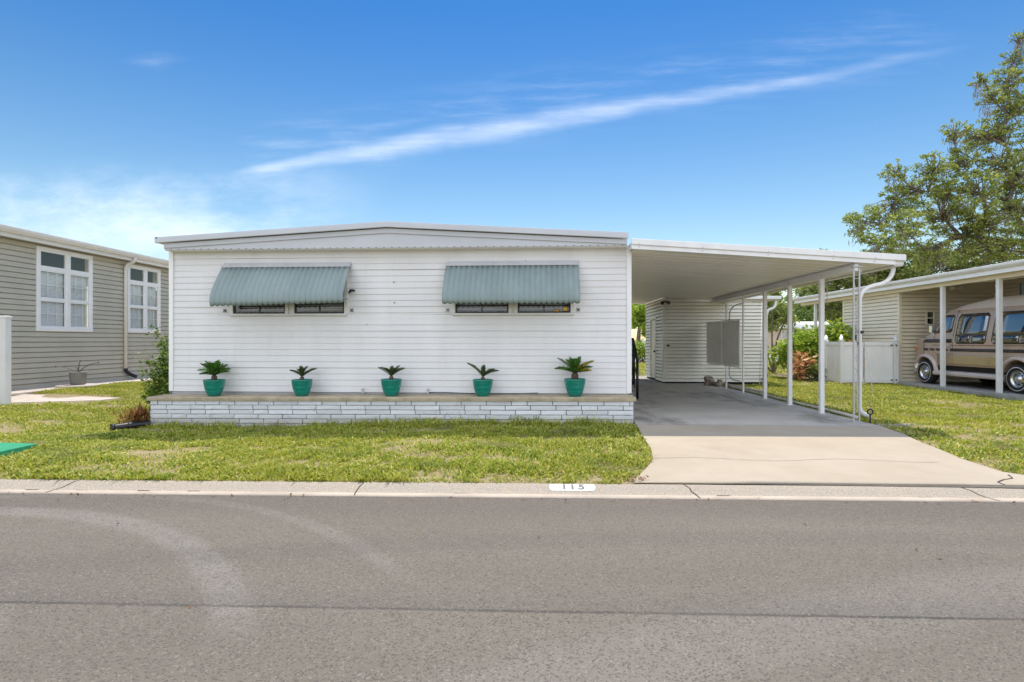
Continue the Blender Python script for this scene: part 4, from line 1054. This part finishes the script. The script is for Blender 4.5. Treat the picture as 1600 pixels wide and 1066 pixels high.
for k in (-1, 1): b = MB(); b.box(VX + k * .66 - .09, VX + k * .66 + .09, VY + .031, VY + .045, VZ + .92, VZ + 1.08); obj('headlight', b, 'glass', van)
b = MB(); b.box(VX - 1.12, VX - .98, VY - 1.05, VY - .93, VZ + 1.58, VZ + 1.78); b.tube([(VX - .93, VY - .95, VZ + 1.5), (VX - 1.04, VY - .98, VZ + 1.6)], .015, 6); b.tube([(VX - .93, VY - .95, VZ + 1.45), (VX - 1.03, VY - 1.0, VZ + 1.40), (VX - 1.04, VY - 1.0, VZ + 1.58)], .011, 6); obj('mirror', b, 'chrome', van, .02)
# rockers, running board, flares, wheels
b = MB(); b.box(VX - .86, VX + .86, VY - 4.9, VY - .2, VZ + .32, VZ + .62); obj('shaded_rocker', b, 'dark', van)  # rocker in near-black, shadow of the recessed lower body put into its colour
b = MB(); b.prism([(VX - .90, VY - 1.0, VZ + .30), (VX - 1.06, VY - 1.0, VZ + .31), (VX - 1.08, VY - 1.0, VZ + .37), (VX - 1.04, VY - 1.0, VZ + .43), (VX - .90, VY - 1.0, VZ + .45)], (0, -2.42, 0)); obj('running_board', b, 'vanlight', van, .01)
for cs, r in ((FW, .475), (RW, .485)):
    b = MB(); pts = arc_pts(cs, .37, r, -8, 188, 22)
    pts = [(pts[0][0] + .10, .33)] + pts + [(pts[-1][0] - (.1 if cs > 1 else .02), .33)]
    rows = []
    for i, (s, z) in enumerate(pts):
        dx, dz2 = s - cs, z - .37; l = math.hypot(dx, dz2); ux, uz = dx / l, dz2 / l
        rows.append([(VX - 1 * (.995 * vt(s)) - oo, VY - (s + ux * rr), VZ + z + uz * rr) for rr, oo in ((-.01, -.04), (-.012, .055), (.03, .062), (.075, .03), (.085, -.01))])
    b.add([p for r_ in rows for p in r_], [(i * 5 + k, i * 5 + k + 1, (i + 1) * 5 + k + 1, (i + 1) * 5 + k) for i in range(len(rows) - 1) for k in range(4)], True); obj('wheel_flare', b, 'vanlight', van)
for cs in (FW, RW):
    for side in (-1, 1):
        c = (VX + side * .90, VY - cs, VZ + WR); b = MB(); sg = side
        b.lathe([(.20, -.11 * sg), (.30, -.125 * sg), (.345, -.11 * sg), (.362, -.07 * sg), (WR, 0), (.362, .07 * sg), (.345, .11 * sg), (.30, .125 * sg), (.215, .115 * sg), (.21, .05 * sg), (.20, -.11 * sg)], c, 36, 'x'); wh = obj('wheel', b, 'rubber', van)
        b = MB(); b.lathe([(.285, .127 * sg), (.30, .128 * sg), (.30, .1285 * sg), (.285, .1285 * sg)], c, 36, 'x'); obj('white_letter_band', b, 'gutter', wh)
        b = MB(); b.lathe([(.222, .125 * sg), (.228, .12 * sg), (.21, .095 * sg), (.195, .05 * sg), (.15, .05 * sg), (.12, .075 * sg), (.075, .08 * sg), (.07, .115 * sg), (.03, .125 * sg), (0, .126 * sg)], c, 36, 'x'); rm = obj('rim', b, 'chrome', wh)
        b = MB()
        for k in range(8):
            a = 2 * PIX * k / 8; b.lathe([(0, .071 * sg), (.022, .070 * sg), (.022, .055 * sg)], (c[0], c[1] + .137 * math.cos(a), c[2] + .137 * math.sin(a)), 10, 'x')
        obj('rim_hole', b, 'dark', wh)
b = MB(); b.box(VX - .6, VX + .6, VY - 4.6, VY - .3, VZ + .28, VZ + .318); obj('chassis', b, 'dark', van)

# ------------------------------------------------------------------ vegetation
def plant(name, label, cat, base, stems, parts, group=None, bark='bark', stem_name='stem'):
    """stems: list of (path, r0, r1); parts: list of (name, mat, quads)."""
    t = thing(name, label, cat, base, group)
    if stems:
        b = MB()
        for path, r0, r1 in stems:
            n = len(path); b.tube(path, [r0 + (r1 - r0) * k / (n - 1) for k in range(n)], 8 if r0 > .08 else 5, cap=False)
        obj(stem_name, b, bark, t)
    for nm, mt_, V in parts:
        o = link(nm, quads_mesh(nm, V, 4, mt_), t, fixn=False)
    return t
def curve3(p, q, sag=.1, jit=.1, n=7):
    p, q = np.array(p, float), np.array(q, float); L = np.linalg.norm(q - p)
    m = (p + q) / 2 + rng.normal(size=3) * L * jit + [0, 0, L * sag]
    return [tuple((1 - t) ** 2 * p + 2 * t * (1 - t) * m + t * t * q) for t in np.linspace(0, 1, n)]

def tree(name, label, base, fork, clumps, n_leaf, size, mat, trunk_r, group=None, moss=False, sub=9, fill=.42, lace=1.0):
    """clumps: list of (centre, radius). Limbs run from the fork to each clump, twigs to sub-clumps, leaves round the twigs."""
    stems = [(curve3(base, fork, 0, .04, 8), trunk_r, trunk_r * .72)]
    nodes = [np.array(fork, float)]; V = []
    tot = sum(r ** 2 for _, r in clumps)
    for c, r in sorted(clumps, key=lambda k: np.linalg.norm(np.array(k[0]) - np.array(fork))):
        c = np.array(c, float)
        d = [np.linalg.norm(c - q) + .35 * np.linalg.norm(q - nodes[0]) for q in nodes]; q = nodes[int(np.argmin(d))]
        path = curve3(q, c, .06, .10, 8); far = np.linalg.norm(c - nodes[0]); rr = max(.035, trunk_r * .5 * (1 - min(.85, far / 12)))
        stems.append((path, rr, rr * .45)); nodes.append(np.array(path[4])); nodes.append(c)
        k = max(6, int(sub * lace * (.6 + r / 2)))
        sc_ = blob(c, (r * 1.15, r * 1.15, r), k, .3)
        for s in sc_:
            tw = curve3(path[rng.integers(4, 8)], s, .02, .12, 5); stems.append((tw, rr * .35, .012))
            m = int(n_leaf * r ** 2 / tot / k * rng.uniform(.3, 1.7))
            sr = r * fill * rng.uniform(.6, 1.25)
            P = blob(s, (sr, sr, sr * .62), m, .2)
            P = np.concatenate([P, np.array(tw[2]) + rng.normal(size=(m // 6, 3)) * sr * .3])
            V.append(leaves(P, size, .55, .3, droop=.15))
    parts = [('crown', mat, np.concatenate(V))]
    if moss:
        mv = []
        for c, r in clumps:
            for _ in range(3):
                p = blob(c, (r * .6,) * 3, 1, .1)[0]; L = rng.uniform(.5, 1.3)
                q = p + np.stack([rng.normal(size=26) * .10, rng.normal(size=26) * .10, -rng.uniform(0, L, 26)], 1)
                mv.append(leaves(q, .3, .12, 0, dirs=np.tile([0, 0, -1.0], (26, 1))))
        parts.append(('hanging_moss', 'moss', np.concatenate(mv)))
    return plant(name, label, 'tree', base, stems, parts, group, stem_name='trunk')

F = 850.0; YAW = math.atan(46 / 850)
def at(px, py, Y):             # where a sight line of the photograph meets the plane Y
    a = (px - 800) / F; b_ = (533.5 - py) / F
    dx, dy = -math.sin(YAW) + a * math.cos(YAW), math.cos(YAW) + a * math.sin(YAW); k = Y / dy
    return (dx * k, Y, H + b_ * k)
def cl(px, py, r, Y): return (at(px, py, Y), r)
TG = 'trees beyond the houses'
oakc = [cl(1352, 348, .85, 27), cl(1392, 325, 1.0, 28), cl(1375, 385, .9, 26), cl(1430, 300, 1.0, 27), cl(1415, 358, .9, 25.5), cl(1470, 335, 1.1, 28), cl(1400, 268, .55, 27), cl(1460, 262, .75, 26.5),
        cl(1490, 205, .55, 27), cl(1530, 215, .8, 28), cl(1545, 150, .5, 27.5), cl(1530, 125, .35, 27), cl(1580, 170, .75, 28), cl(1585, 95, .6, 28.5), cl(1596, 58, .4, 28), cl(1560, 255, .9, 27), cl(1605, 235, .9, 29),
        cl(1520, 300, 1.0, 26), cl(1575, 320, 1.2, 28), cl(1500, 370, 1.1, 28), cl(1555, 385, 1.2, 27), cl(1610, 380, 1.2, 28), cl(1450, 395, .9, 27), cl(1575, 130, .8, 28), cl(1600, 150, .9, 29), cl(1560, 200, .8, 28), cl(1500, 255, .8, 27), cl(1590, 275, 1.0, 28), cl(1540, 340, 1.0, 27), cl(1480, 300, .8, 27), cl(1640, 300, 1.5, 29), cl(1660, 190, 1.5, 29), cl(1680, 110, 1.3, 30), cl(1720, 330, 1.8, 30), cl(1740, 220, 1.8, 31)]
tree('oak_tree', 'big open oak with drooping grey moss rising above the cream house roof', (26.5, 29.5, 0), (25.4, 29.0, 5.2), oakc, 66000, .115, 'oak', .42, TG, True, 15, .24, 2.6)
tb = [cl(1290, 430, 1.5, 36), cl(1340, 438, 1.6, 37), cl(1390, 428, 1.6, 37), cl(1280, 470, 1.2, 35), cl(1325, 478, 1.3, 36), cl(1440, 425, 1.7, 38), cl(1490, 418, 1.7, 38), cl(1420, 455, 1.6, 37), cl(1350, 412, 1.0, 38), cl(1460, 402, 1.2, 39), cl(1540, 420, 1.8, 38)]
tree('pale_oak', 'pale green spreading oak with leaning dark trunk behind the low gated fence', (22.6, 38, -.04), (20.6, 37.2, 3.6), tb, 52000, .17, 'oak2', .40, TG, False, 11, .34, 2.0)
def round_tree(name, label, x, y, h, r, n, size, mat, seed):
    rr = np.random.default_rng(seed); cs = []
    for k in range(9):
        a = rr.uniform(0, 6.28); q = rr.uniform(.2, .8) * r
        cs.append(((x + q * math.cos(a), y + q * math.sin(a), h * rr.uniform(.42, .86)), r * rr.uniform(.34, .5)))
    tree(name, label, (x, y, -.04), (x + .2, y, h * .35), cs, n, size, mat, .16 + h * .012, TG, False, 9, .5)
round_tree('leafy_tree', 'bushy green tree between the shed gutter and the cream house', 23.5, 62, 6.4, 4.2, 9000, .34, 'far', 2)
round_tree('leafy_tree', 'dark rounded tree close behind the shed downspout', 17.6, 47, 6.6, 2.9, 8000, .27, 'oak', 4)
round_tree('leafy_tree', 'distant mid green tree above the white roofed house', 31, 70, 7.6, 5, 9000, .36, 'far', 6)
round_tree('leafy_tree', 'bright green tree in the gap between house and shed', 9.0, 52, 6.2, 3.2, 9000, .26, 'hedge', 8)
round_tree('leafy_tree', 'tall dark tree in the gap behind the handrail', 11.6, 66, 9.5, 5.0, 9000, .36, 'far', 9)
round_tree('leafy_tree', 'tree standing far behind the cream house porch post', 38, 66, 8.5, 5, 9000, .36, 'far', 12)

# far house
fh = thing('beige_house', 'small beige house with white flat roof far beyond the back street', 'house', (27, 62, 0))
b = MB(); b.box(22.5, 40, 60, 70, -.1, 2.75); obj('wall', b, 'beige', fh)
b = MB(); b.prism([(22.0, 59.4, 2.75), (40.5, 59.4, 2.75), (40.5, 59.4, 3.15), (22.0, 59.4, 3.15)], (0, 11, 0)); b.prism([(22, 59.4, 3.151), (40.5, 59.4, 3.151), (40.5, 64, 3.6), (22, 64, 3.6)], (0, 0, .05)); obj('roof', b, 'whiteroof', fh)
for x in (26.5, 28.4, 30.3, 33):
    b = MB(); b.box(x - .75, x + .75, 59.93, 59.99, 1.2, 2.55); w = obj('window', b, 'whiteroof', fh); b = MB(); b.box(x - .65, x + .65, 59.9, 59.929, 1.3, 2.45); obj('pane', b, 'autoglass', w)
b = MB(); b.box(22.6, 23.5, 59.9, 59.98, 0, 2.1); obj('door', b, 'galv', fh)
# white bins / trunks in the left gap: pale wall
pw_ = thing('white_wall', 'low white wall far behind the handrail', 'wall', (9, 60, 0))
b = MB(); b.box(2, 15.5, 60, 60.3, -.1, 1.5); obj('wall_panel', b, 'vinyl', pw_); b = MB()
for x in np.arange(2, 15.6, 1.5): b.box(x - .1, x + .1, 59.9, 60.4, -.1, 1.65)
obj('pier', b, 'vinyl', pw_)

# shrub at the left house corner
def shrub(name, label, cat, base, tips, n_per, size, mat, spread, aspect=.55, group=None):
    stems = []; V = []
    for tp in tips:
        p = curve3(base, tp, .12, .1, 8); stems.append((p, .014, .005))
        for t in np.linspace(.3, 1, 9):
            q = np.array(p[int(t * 7)]); V.append(leaves(q + rng.normal(size=(n_per, 3)) * spread, size, aspect, .25))
    return plant(name, label, cat, base, stems, [('foliage', mat, np.concatenate(V))], group)
sb = (-7.65, 10.75, -.10)
tips = [(-8.05, 10.6, 1.62), (-8.2, 10.5, 1.05), (-7.55, 10.4, 1.35), (-7.75, 10.5, 1.0), (-8.0, 10.4, .55), (-7.5, 10.4, .8), (-7.35, 10.35, 1.15), (-8.15, 10.6, .35), (-7.5, 10.3, .4), (-7.8, 10.3, .3), (-7.6, 11.0, 1.2), (-7.35, 10.35, .25), (-7.85, 10.7, 1.3)]
tips = [(-7.38 + (x + 7.38) * .68, y, z) for x, y, z in tips]; sb = (-7.5, 10.75, -.1)
shrub('leafy_shrub', 'leggy green shrub at the left corner of the white house', 'shrub', sb, tips, 30, .085, 'shrub', .075)
# rusty clump beside the planter
cb = np.array([-7.48, 9.68, -.15]); V = []
for k in range(300):
    a = rng.uniform(0, 6.28); e = rng.uniform(.15, 1.4); d = np.array([math.cos(a) * math.cos(e), math.sin(a) * math.cos(e), math.sin(e)])
    st_ = cb + [rng.normal() * .11, rng.normal() * .09, rng.uniform(0, .2)]; L = rng.uniform(.16, .36)
    w = np.cross(d, [0, 0, 1.0]); w = w / np.linalg.norm(w) * .014; m = st_ + d * L * .55; tip = st_ + d * L + [0, 0, -.07 * math.cos(e)]
    V.append([st_ - w * .5, m - w, tip, m + w])
plant('bromeliad_clump', 'rust red bromeliad clump at the left end of the brick planter', 'plant', tuple(cb), [], [('leaves', 'bromel', np.array(V))])

# hedge and croton behind the low fence
def bush(name, label, x, y, r, n, size, mat, aspect=.5, base=-.03, cat='bush', shell=.55):
    cs = [(x + rng.uniform(-.5, .5) * r[0], y + rng.uniform(-.5, .5) * r[1], r[2] * rng.uniform(.45, 1.3)) for _ in range(14)]
    stems = [(curve3((x + rng.normal() * .1, y + rng.normal() * .1, base), c, .02, .1, 5), .03, .01) for c in cs]
    V = [leaves(blob(c, (r[0] * .5, r[1] * .5, r[2] * .5), n // 14, shell), size, aspect, .3, droop=-.1) for c in cs]
    V = np.concatenate(V); V = V[V[:, :, 2].min(1) > base]
    return plant(name, label, cat, (x, y, base), stems, [('foliage', mat, V)])
bush('garden_bush', 'large glossy green and yellow bush left of the low gated fence', 9.75, 21.2, (1.2, 1.0, 1.12), 5200, .17, 'hedge')
bush('garden_bush', 'tall green bush growing just behind the low gated fence', 11.0, 20.9, (.75, .6, 1.3), 2800, .16, 'hedge')
bush('croton_bush', 'orange leaved croton in front of the green bush by the fence', 9.35, 20.1, (.42, .4, .58), 330, .26, 'croton', .35)
bush('croton_bush', 'orange tipped croton showing over the low fence top', 11.15, 20.1, (.65, .35, .85), 700, .17, 'croton', .4)
bush('garden_bush', 'low variegated bush at the foot of the orange croton', 9.75, 19.85, (.4, .35, .4), 700, .13, 'oak2')
def dracaena(label, x, y, heads, z0=-.04):
    stems = []; V = []
    for hx, hy, hz in heads:
        p = curve3((x, y, z0), (hx, hy, hz), .0, .06, 6); stems.append((p, .045, .03))
        for k in range(46):
            a = rng.uniform(0, 6.28); e = rng.uniform(-.3, 1.3); d = np.array([math.cos(a) * math.cos(e), math.sin(a) * math.cos(e), math.sin(e)]); L = rng.uniform(.4, .62)
            w = np.cross(d, [0, 0, 1.0]); w = w / np.linalg.norm(w) * .03; st_ = np.array([hx, hy, hz]); m = st_ + d * L * .55
            V.append([st_ - w * .5, m - w, st_ + d * L - [0, 0, .16 * math.cos(e)], m + w])
    plant('dracaena', label, 'plant', (x, y, z0), stems, [('leaves', 'drac', np.array(V))])
dracaena('spiky dracaena with bare canes seen between two carport posts', 10.2, 24.5, [(9.5, 24.4, 2.25), (10.3, 24.8, 2.7), (10.9, 24.3, 1.9), (9.2, 24.6, 1.3), (10.6, 24.2, 2.4)])
dracaena('short spiky dracaena behind the shed corner', 9.15, 25.5, [(9.1, 25.4, 1.5), (9.4, 25.6, 1.1)])
bush('garden_bush', 'small yellow green shrub beyond the driveway behind the handrail', 6.6, 35.8, (.9, .6, .9), 800, .2, 'hedge')

# ------------------------------------------------------------------ grass
def inpoly(x, y, P):
    c = np.zeros(len(x), bool); n = len(P)
    for i in range(n):
        x0, y0 = P[i]; x1, y1 = P[(i + 1) % n]
        k = ((y0 > y) != (y1 > y)); c ^= k & (x < (x1 - x0) * (y - y0) / ((y1 - y0) + 1e-12) + x0)
    return c
def fbm(x, y, s, seed):
    r_ = np.random.default_rng(seed); o = np.zeros_like(x)
    for k in range(10):
        a = r_.uniform(0, 6.28); f = s * 1.35 ** k * .6; o += np.sin((x * math.cos(a) + y * math.sin(a)) * f + r_.uniform(0, 6.28)) / (1 + k * .25)
    return o / 4.0
BOX = []
def blades(P, dens, h0, h1, w, bare=True, push=None):
    P = np.array(P); a0, a1 = P.min(0), P.max(0); n = int((a1 - a0).prod() * dens)
    x = rng.uniform(a0[0], a1[0], n); y = rng.uniform(a0[1], a1[1], n); k = inpoly(x, y, P.tolist())
    k &= ~((x > -8.2) & (x < -6.7) & (y > 6.28) & (y < 7.24) & (x < -6.76 - (y - 6.38) * .27))
    for q in ((-12.74, -10.4, 11.6, 12.9),): pass
    if bare:
        bt = fbm(x, y * 1.8, 2.0, 5) + .35 * fbm(x, y, 6, 6)
        k &= rng.uniform(0, 1, n) > np.clip((bt - .22) * 2.4, 0, .9)
    tf = fbm(x, y, 9, 21); k &= rng.uniform(0, 1, n) < np.clip(.62 + 1.1 * tf, .12, 1)
    x, y = x[k], y[k]; n = len(x); tf = tf[k]
    z = gz(x, y)
    hh = (h0 + (h1 - h0) * rng.uniform(0, 1, n) ** 1.5) * np.clip(1 + .4 * fbm(x, y, 2.2, 9) + .6 * tf, .4, 1.6)
    a = rng.uniform(0, 6.28, n); lean = rng.uniform(.2, 1.5, n) * hh
    if push is not None: a = push + rng.normal(size=n) * .8
    d = np.stack([np.cos(a), np.sin(a)], 1); s = np.stack([-np.sin(a), np.cos(a)], 1) * (w * rng.uniform(.6, 1.4, n))[:, None] * .5
    B = np.stack([x, y, z - .005], 1)
    m = B.copy(); m[:, :2] += d * lean[:, None] * .45; m[:, 2] += hh * .7
    t = B.copy(); t[:, :2] += d * lean[:, None]; t[:, 2] += hh * .95
    l = m.copy(); l[:, :2] -= s; r_ = m.copy(); r_[:, :2] += s
    return np.stack([B, r_, t, l], 1)
G = []
fl_ = [(-8.9, 5.44), (.80, 5.68), (1.0, 5.95), (1.14, 6.2), (1.34, 6.72), (1.44, 7.3), (1.47, 7.77), (1.54, 8.6), (1.58, 9.62), (-7.15, 9.62), (-7.15, 12.8), (-9.2, 15.5), (-12.74, 15.5), (-12.74, 12.9), (-10.3, 13.0), (-10.3, 12.4), (-11.6, 11.5), (-12.3, 11.3), (-13, 8.5)]
front = [(-6.9, 5.47), (.80, 5.66), (1.02, 5.95), (1.14, 6.2), (1.34, 6.72), (1.44, 7.3), (1.47, 7.77), (1.54, 8.6), (1.58, 9.62), (-7.22, 9.62), (-8.6, 9.0)]
G.append(blades(front, 6200, .02, .065, .015))
left = [(-8.6, 9.0), (-7.22, 9.62), (-7.2, 13.0), (-9.2, 16.5), (-12.74, 16.5), (-12.74, 12.9), (-10.3, 13.0), (-10.3, 12.4), (-11.6, 11.45), (-13.3, 11.2), (-13.2, 8.5), (-6.9, 5.47)]
G.append(blades(left, 3600, .02, .07, .015))
right = [(6.1, 5.80), (9.5, 5.86), (11.44, 8), (11.44, 18.2), (9.9, 18.6), (9.9, 20), (8.6, 26), (6.9, 26), (6.9, 22), (7.5, 18.5), (5.70, 17.6), (5.70, 9.42), (5.56, 8.6), (5.36, 7.93), (5.15, 6.92), (5.16, 6.33), (5.42, 6.07)]
G.append(blades(right, 3000, .02, .07, .016))
edge = [(-7.2, 9.35), (1.55, 9.35), (1.58, 9.63), (-7.2, 9.63)]
G.append(blades(edge, 2200, .05, .15, .011, False))
edge2 = [(-7.0, 5.46), (.82, 5.665), (.85, 5.73), (-7.0, 5.53)]
G.append(blades(edge2, 2400, .03, .065, .012, False, -1.57))
e3 = [(5.68, 9.4), (5.85, 9.4), (5.85, 17.5), (5.68, 17.5)]
G.append(blades(e3, 900, .04, .10, .012, False))
back = [(1.7, 22.6), (8, 22.3), (14, 27), (24, 36.9), (-8, 36.9)]
G.append(blades(back, 170, .05, .12, .04, False))
def weeds(P, n, size):      # low broad leaved clover and pennywort between the blades
    P = np.array(P); a0, a1 = P.min(0), P.max(0); x = rng.uniform(a0[0], a1[0], n); y = rng.uniform(a0[1], a1[1], n)
    k = inpoly(x, y, P.tolist()) & (fbm(x, y, 4.5, 33) > .02) & ~((x > -8.2) & (x < -6.7) & (y > 6.28) & (y < 7.24)); x, y = x[k], y[k]
    C = np.stack([x, y, gz(x, y) + rng.uniform(.01, .055, len(x))], 1)
    return leaves(C, size, .75, .8)
G += [weeds(front, 20000, .03), weeds(left, 20000, .04), weeds(right, 24000, .045)]
Gm = np.concatenate(G)
tag(link('grass', quads_mesh('grass', Gm, 4, 'grass'), fixn=False), 'short patchy green and straw coloured lawn grass', kind='stuff')
# dry leaves in the drive corner and lawn
n = 40; P = np.stack([rng.normal(1.0, .07, n), rng.normal(5.80, .05, n), np.full(n, -.035) + rng.uniform(0, .02, n)], 1)
q = 110; Q = np.stack([rng.uniform(-7, 5, q), rng.uniform(5.9, 9.2, q), np.zeros(q)], 1); Q[:, 2] = gz(Q[:, 0], Q[:, 1]) + .045
ins = (Q[:, 0] > .9); Q = Q[~ins]
g_ = 90; gx_ = rng.uniform(-7, 7, g_); gyy = np.array([kerb_y(v) for v in gx_]) - np.where(rng.uniform(0, 1, g_) < .6, .27 + np.abs(rng.normal(size=g_)) * .05, rng.uniform(.3, 2.6, g_))
Q = np.concatenate([Q, np.stack([gx_, gyy, np.full(g_, -.118)], 1)])
tag(link('dry_leaves', quads_mesh('dry_leaves', leaves(np.concatenate([P, Q]), .038, .5, .8), 4, 'litter'), fixn=False), 'scattered dry brown leaves on the lawn and along the curb', kind='stuff')

# ------------------------------------------------------------------ sky, sun, camera
SUN_EL, SUN_AZ = R(65), R(4)        # behind the house, very slightly to the right
w = bpy.data.worlds.new('World'); scene.world = w; w.use_nodes = True
t = NT(w.node_tree); bg = w.node_tree.nodes['Background']
sky = t.new('ShaderNodeTexSky', sky_type='NISHITA'); sky.sun_disc = False; sky.sun_elevation = SUN_EL; sky.sun_rotation = SUN_AZ
sky.air_density = 1.0; sky.dust_density = .3; sky.ozone_density = 3.0; sky.altitude = 0
hs = t.new('ShaderNodeHueSaturation'); hs.inputs['Saturation'].default_value = 1.25; hs.inputs['Value'].default_value = 1.0; t.link(sky.outputs[0], hs.inputs['Color'])
c = hs.outputs[0]
co = t.new('ShaderNodeTexCoord').outputs['Generated']
sp = t.new('ShaderNodeSeparateXYZ'); t.link(co, sp.inputs[0]); dx, dy, dzz = sp.outputs
grad = t.mix(t.ramp(dzz, .12, .62), (1.22, 1.01, .81), (.255, .60, .78))
c = t.mix(1.0, c, grad, 'MULTIPLY')
yy = t.m('MAXIMUM', dy, .05); gx = t.m('DIVIDE', dx, yy); gy = t.m('DIVIDE', dzz, yy); frontm = t.ramp(dy, .1, .3)
cv = t.new('ShaderNodeCombineXYZ'); t.link(gx, cv.inputs[0]); t.link(gy, cv.inputs[1]); cv = cv.outputs[0]
# long cirrus streak
wob = t.m('MULTIPLY_ADD', t.noise(cv, 3.0, 4, .6), .05, -.025)
ln_ = t.m('SUBTRACT', gy, t.m('ADD', t.m('MULTIPLY_ADD', gx, .1455, .402), wob))
wid = t.new('ShaderNodeValToRGB'); t.link(t.m('MULTIPLY_ADD', gx, .5, .5), wid.inputs[0])
e = wid.color_ramp.elements; e[0].position = .20; e[0].color = (0, 0, 0, 1); e[1].position = .88; e[1].color = (.10, .10, .10, 1)
for p, v in ((.30, .55), (.40, 1.0), (.52, .8), (.56, .75), (.70, .4)):
    q = e.new(p); q.color = (v, v, v, 1)
wd = t.m('MULTIPLY_ADD', wid.outputs[0], .020, .006)
fib = t.noise(cv, 7, 6, .65, (1.0, 7.0, 1))
mp = t.new('ShaderNodeMapping'); t.link(cv, mp.inputs[0]); mp.inputs['Rotation'].default_value = (0, 0, -.16); mp.inputs['Scale'].default_value = (2.2, 16, 1)
fib = t.noise(mp.outputs[0], 2.6, 7, .62)
core_ = t.m('SUBTRACT', 1, t.ramp(t.m('DIVIDE', t.m('ABSOLUTE', ln_), wd), .0, 1.25))
inx = t.m('MULTIPLY', t.ramp(gx, -.60, -.50), t.m('SUBTRACT', 1, t.ramp(gx, .55, .78)))
fade = t.m('SUBTRACT', 1, t.m('MULTIPLY', t.ramp(gx, -.15, .45), .6))
st1 = t.m('MULTIPLY', t.m('MULTIPLY', t.m('MULTIPLY', core_, fade), inx), t.m('MULTIPLY_ADD', fib, 1.0, .12, clamp=True))
# feathery veil above the streak and wisps low on the left
veil = t.m('MULTIPLY', t.m('SUBTRACT', 1, t.ramp(t.m('ABSOLUTE', t.m('SUBTRACT', ln_, .03)), .01, .09)), t.m('MULTIPLY', t.ramp(fib, .40, .85), .12))
veil = t.m('MULTIPLY', veil, inx)
lowl = t.m('MULTIPLY', t.m('SUBTRACT', 1, t.ramp(gx, -.62, -.25)), t.m('MULTIPLY', t.ramp(gy, .10, .2), t.m('SUBTRACT', 1, t.ramp(gy, .26, .36))))
lowl = t.m('MULTIPLY', lowl, t.ramp(t.noise(cv, 3.2, 6, .62, (1, 2.6, 1)), .35, .75))
spot = t.m('MULTIPLY', t.m('SUBTRACT', 1, t.ramp(t.m('ADD', t.m('ABSOLUTE', t.m('ADD', gx, .735)), t.m('MULTIPLY', t.m('ABSOLUTE', t.m('SUBTRACT', gy, .537)), 3)), .0, .09)), t.ramp(fib, .35, .8))
cm = t.m('ADD', t.m('MULTIPLY', st1, .36), t.m('ADD', veil, t.m('ADD', t.m('MULTIPLY', lowl, .40), t.m('MULTIPLY', spot, .10))), clamp=True)
cm = t.m('MULTIPLY', cm, frontm)
CLOUD = 9.5
c = t.mix(cm, c, (CLOUD, CLOUD * 1.0, CLOUD * 1.0))
# unseen bright cloud added behind the viewer as fill light for the facade
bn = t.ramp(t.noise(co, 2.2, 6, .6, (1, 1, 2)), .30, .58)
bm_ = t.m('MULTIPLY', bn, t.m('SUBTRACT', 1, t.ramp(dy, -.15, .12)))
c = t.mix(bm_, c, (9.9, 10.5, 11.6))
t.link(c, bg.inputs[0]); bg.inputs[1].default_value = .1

sd = bpy.data.lights.new('sun', 'SUN'); sd.energy = 2.5; sd.angle = R(.55); sd.color = (1, .91, .77)
so = bpy.data.objects.new('sun', sd); COL.objects.link(so)
sv = Vector((math.cos(SUN_EL) * math.sin(SUN_AZ), math.cos(SUN_EL) * math.cos(SUN_AZ), math.sin(SUN_EL)))
so.rotation_euler = sv.to_track_quat('Z', 'Y').to_euler(); so.location = sv * 40

cd = bpy.data.cameras.new('camera'); cd.sensor_width = 36; cd.lens = 36 * F / 1600; cd.clip_end = 6000; cd.clip_start = .05
cam = bpy.data.objects.new('camera', cd); COL.objects.link(cam); cam.location = (0, 0, H); cam.rotation_euler = (math.pi / 2, 0, YAW)
scene.camera = cam
vs_ = scene.view_settings; vs_.view_transform = 'Standard'; vs_.look = 'None'; vs_.exposure = .82; vs_.gamma = 1
scene.cycles.max_bounces = 8; scene.cycles.transparent_max_bounces = 12; scene.cycles.use_denoising = True
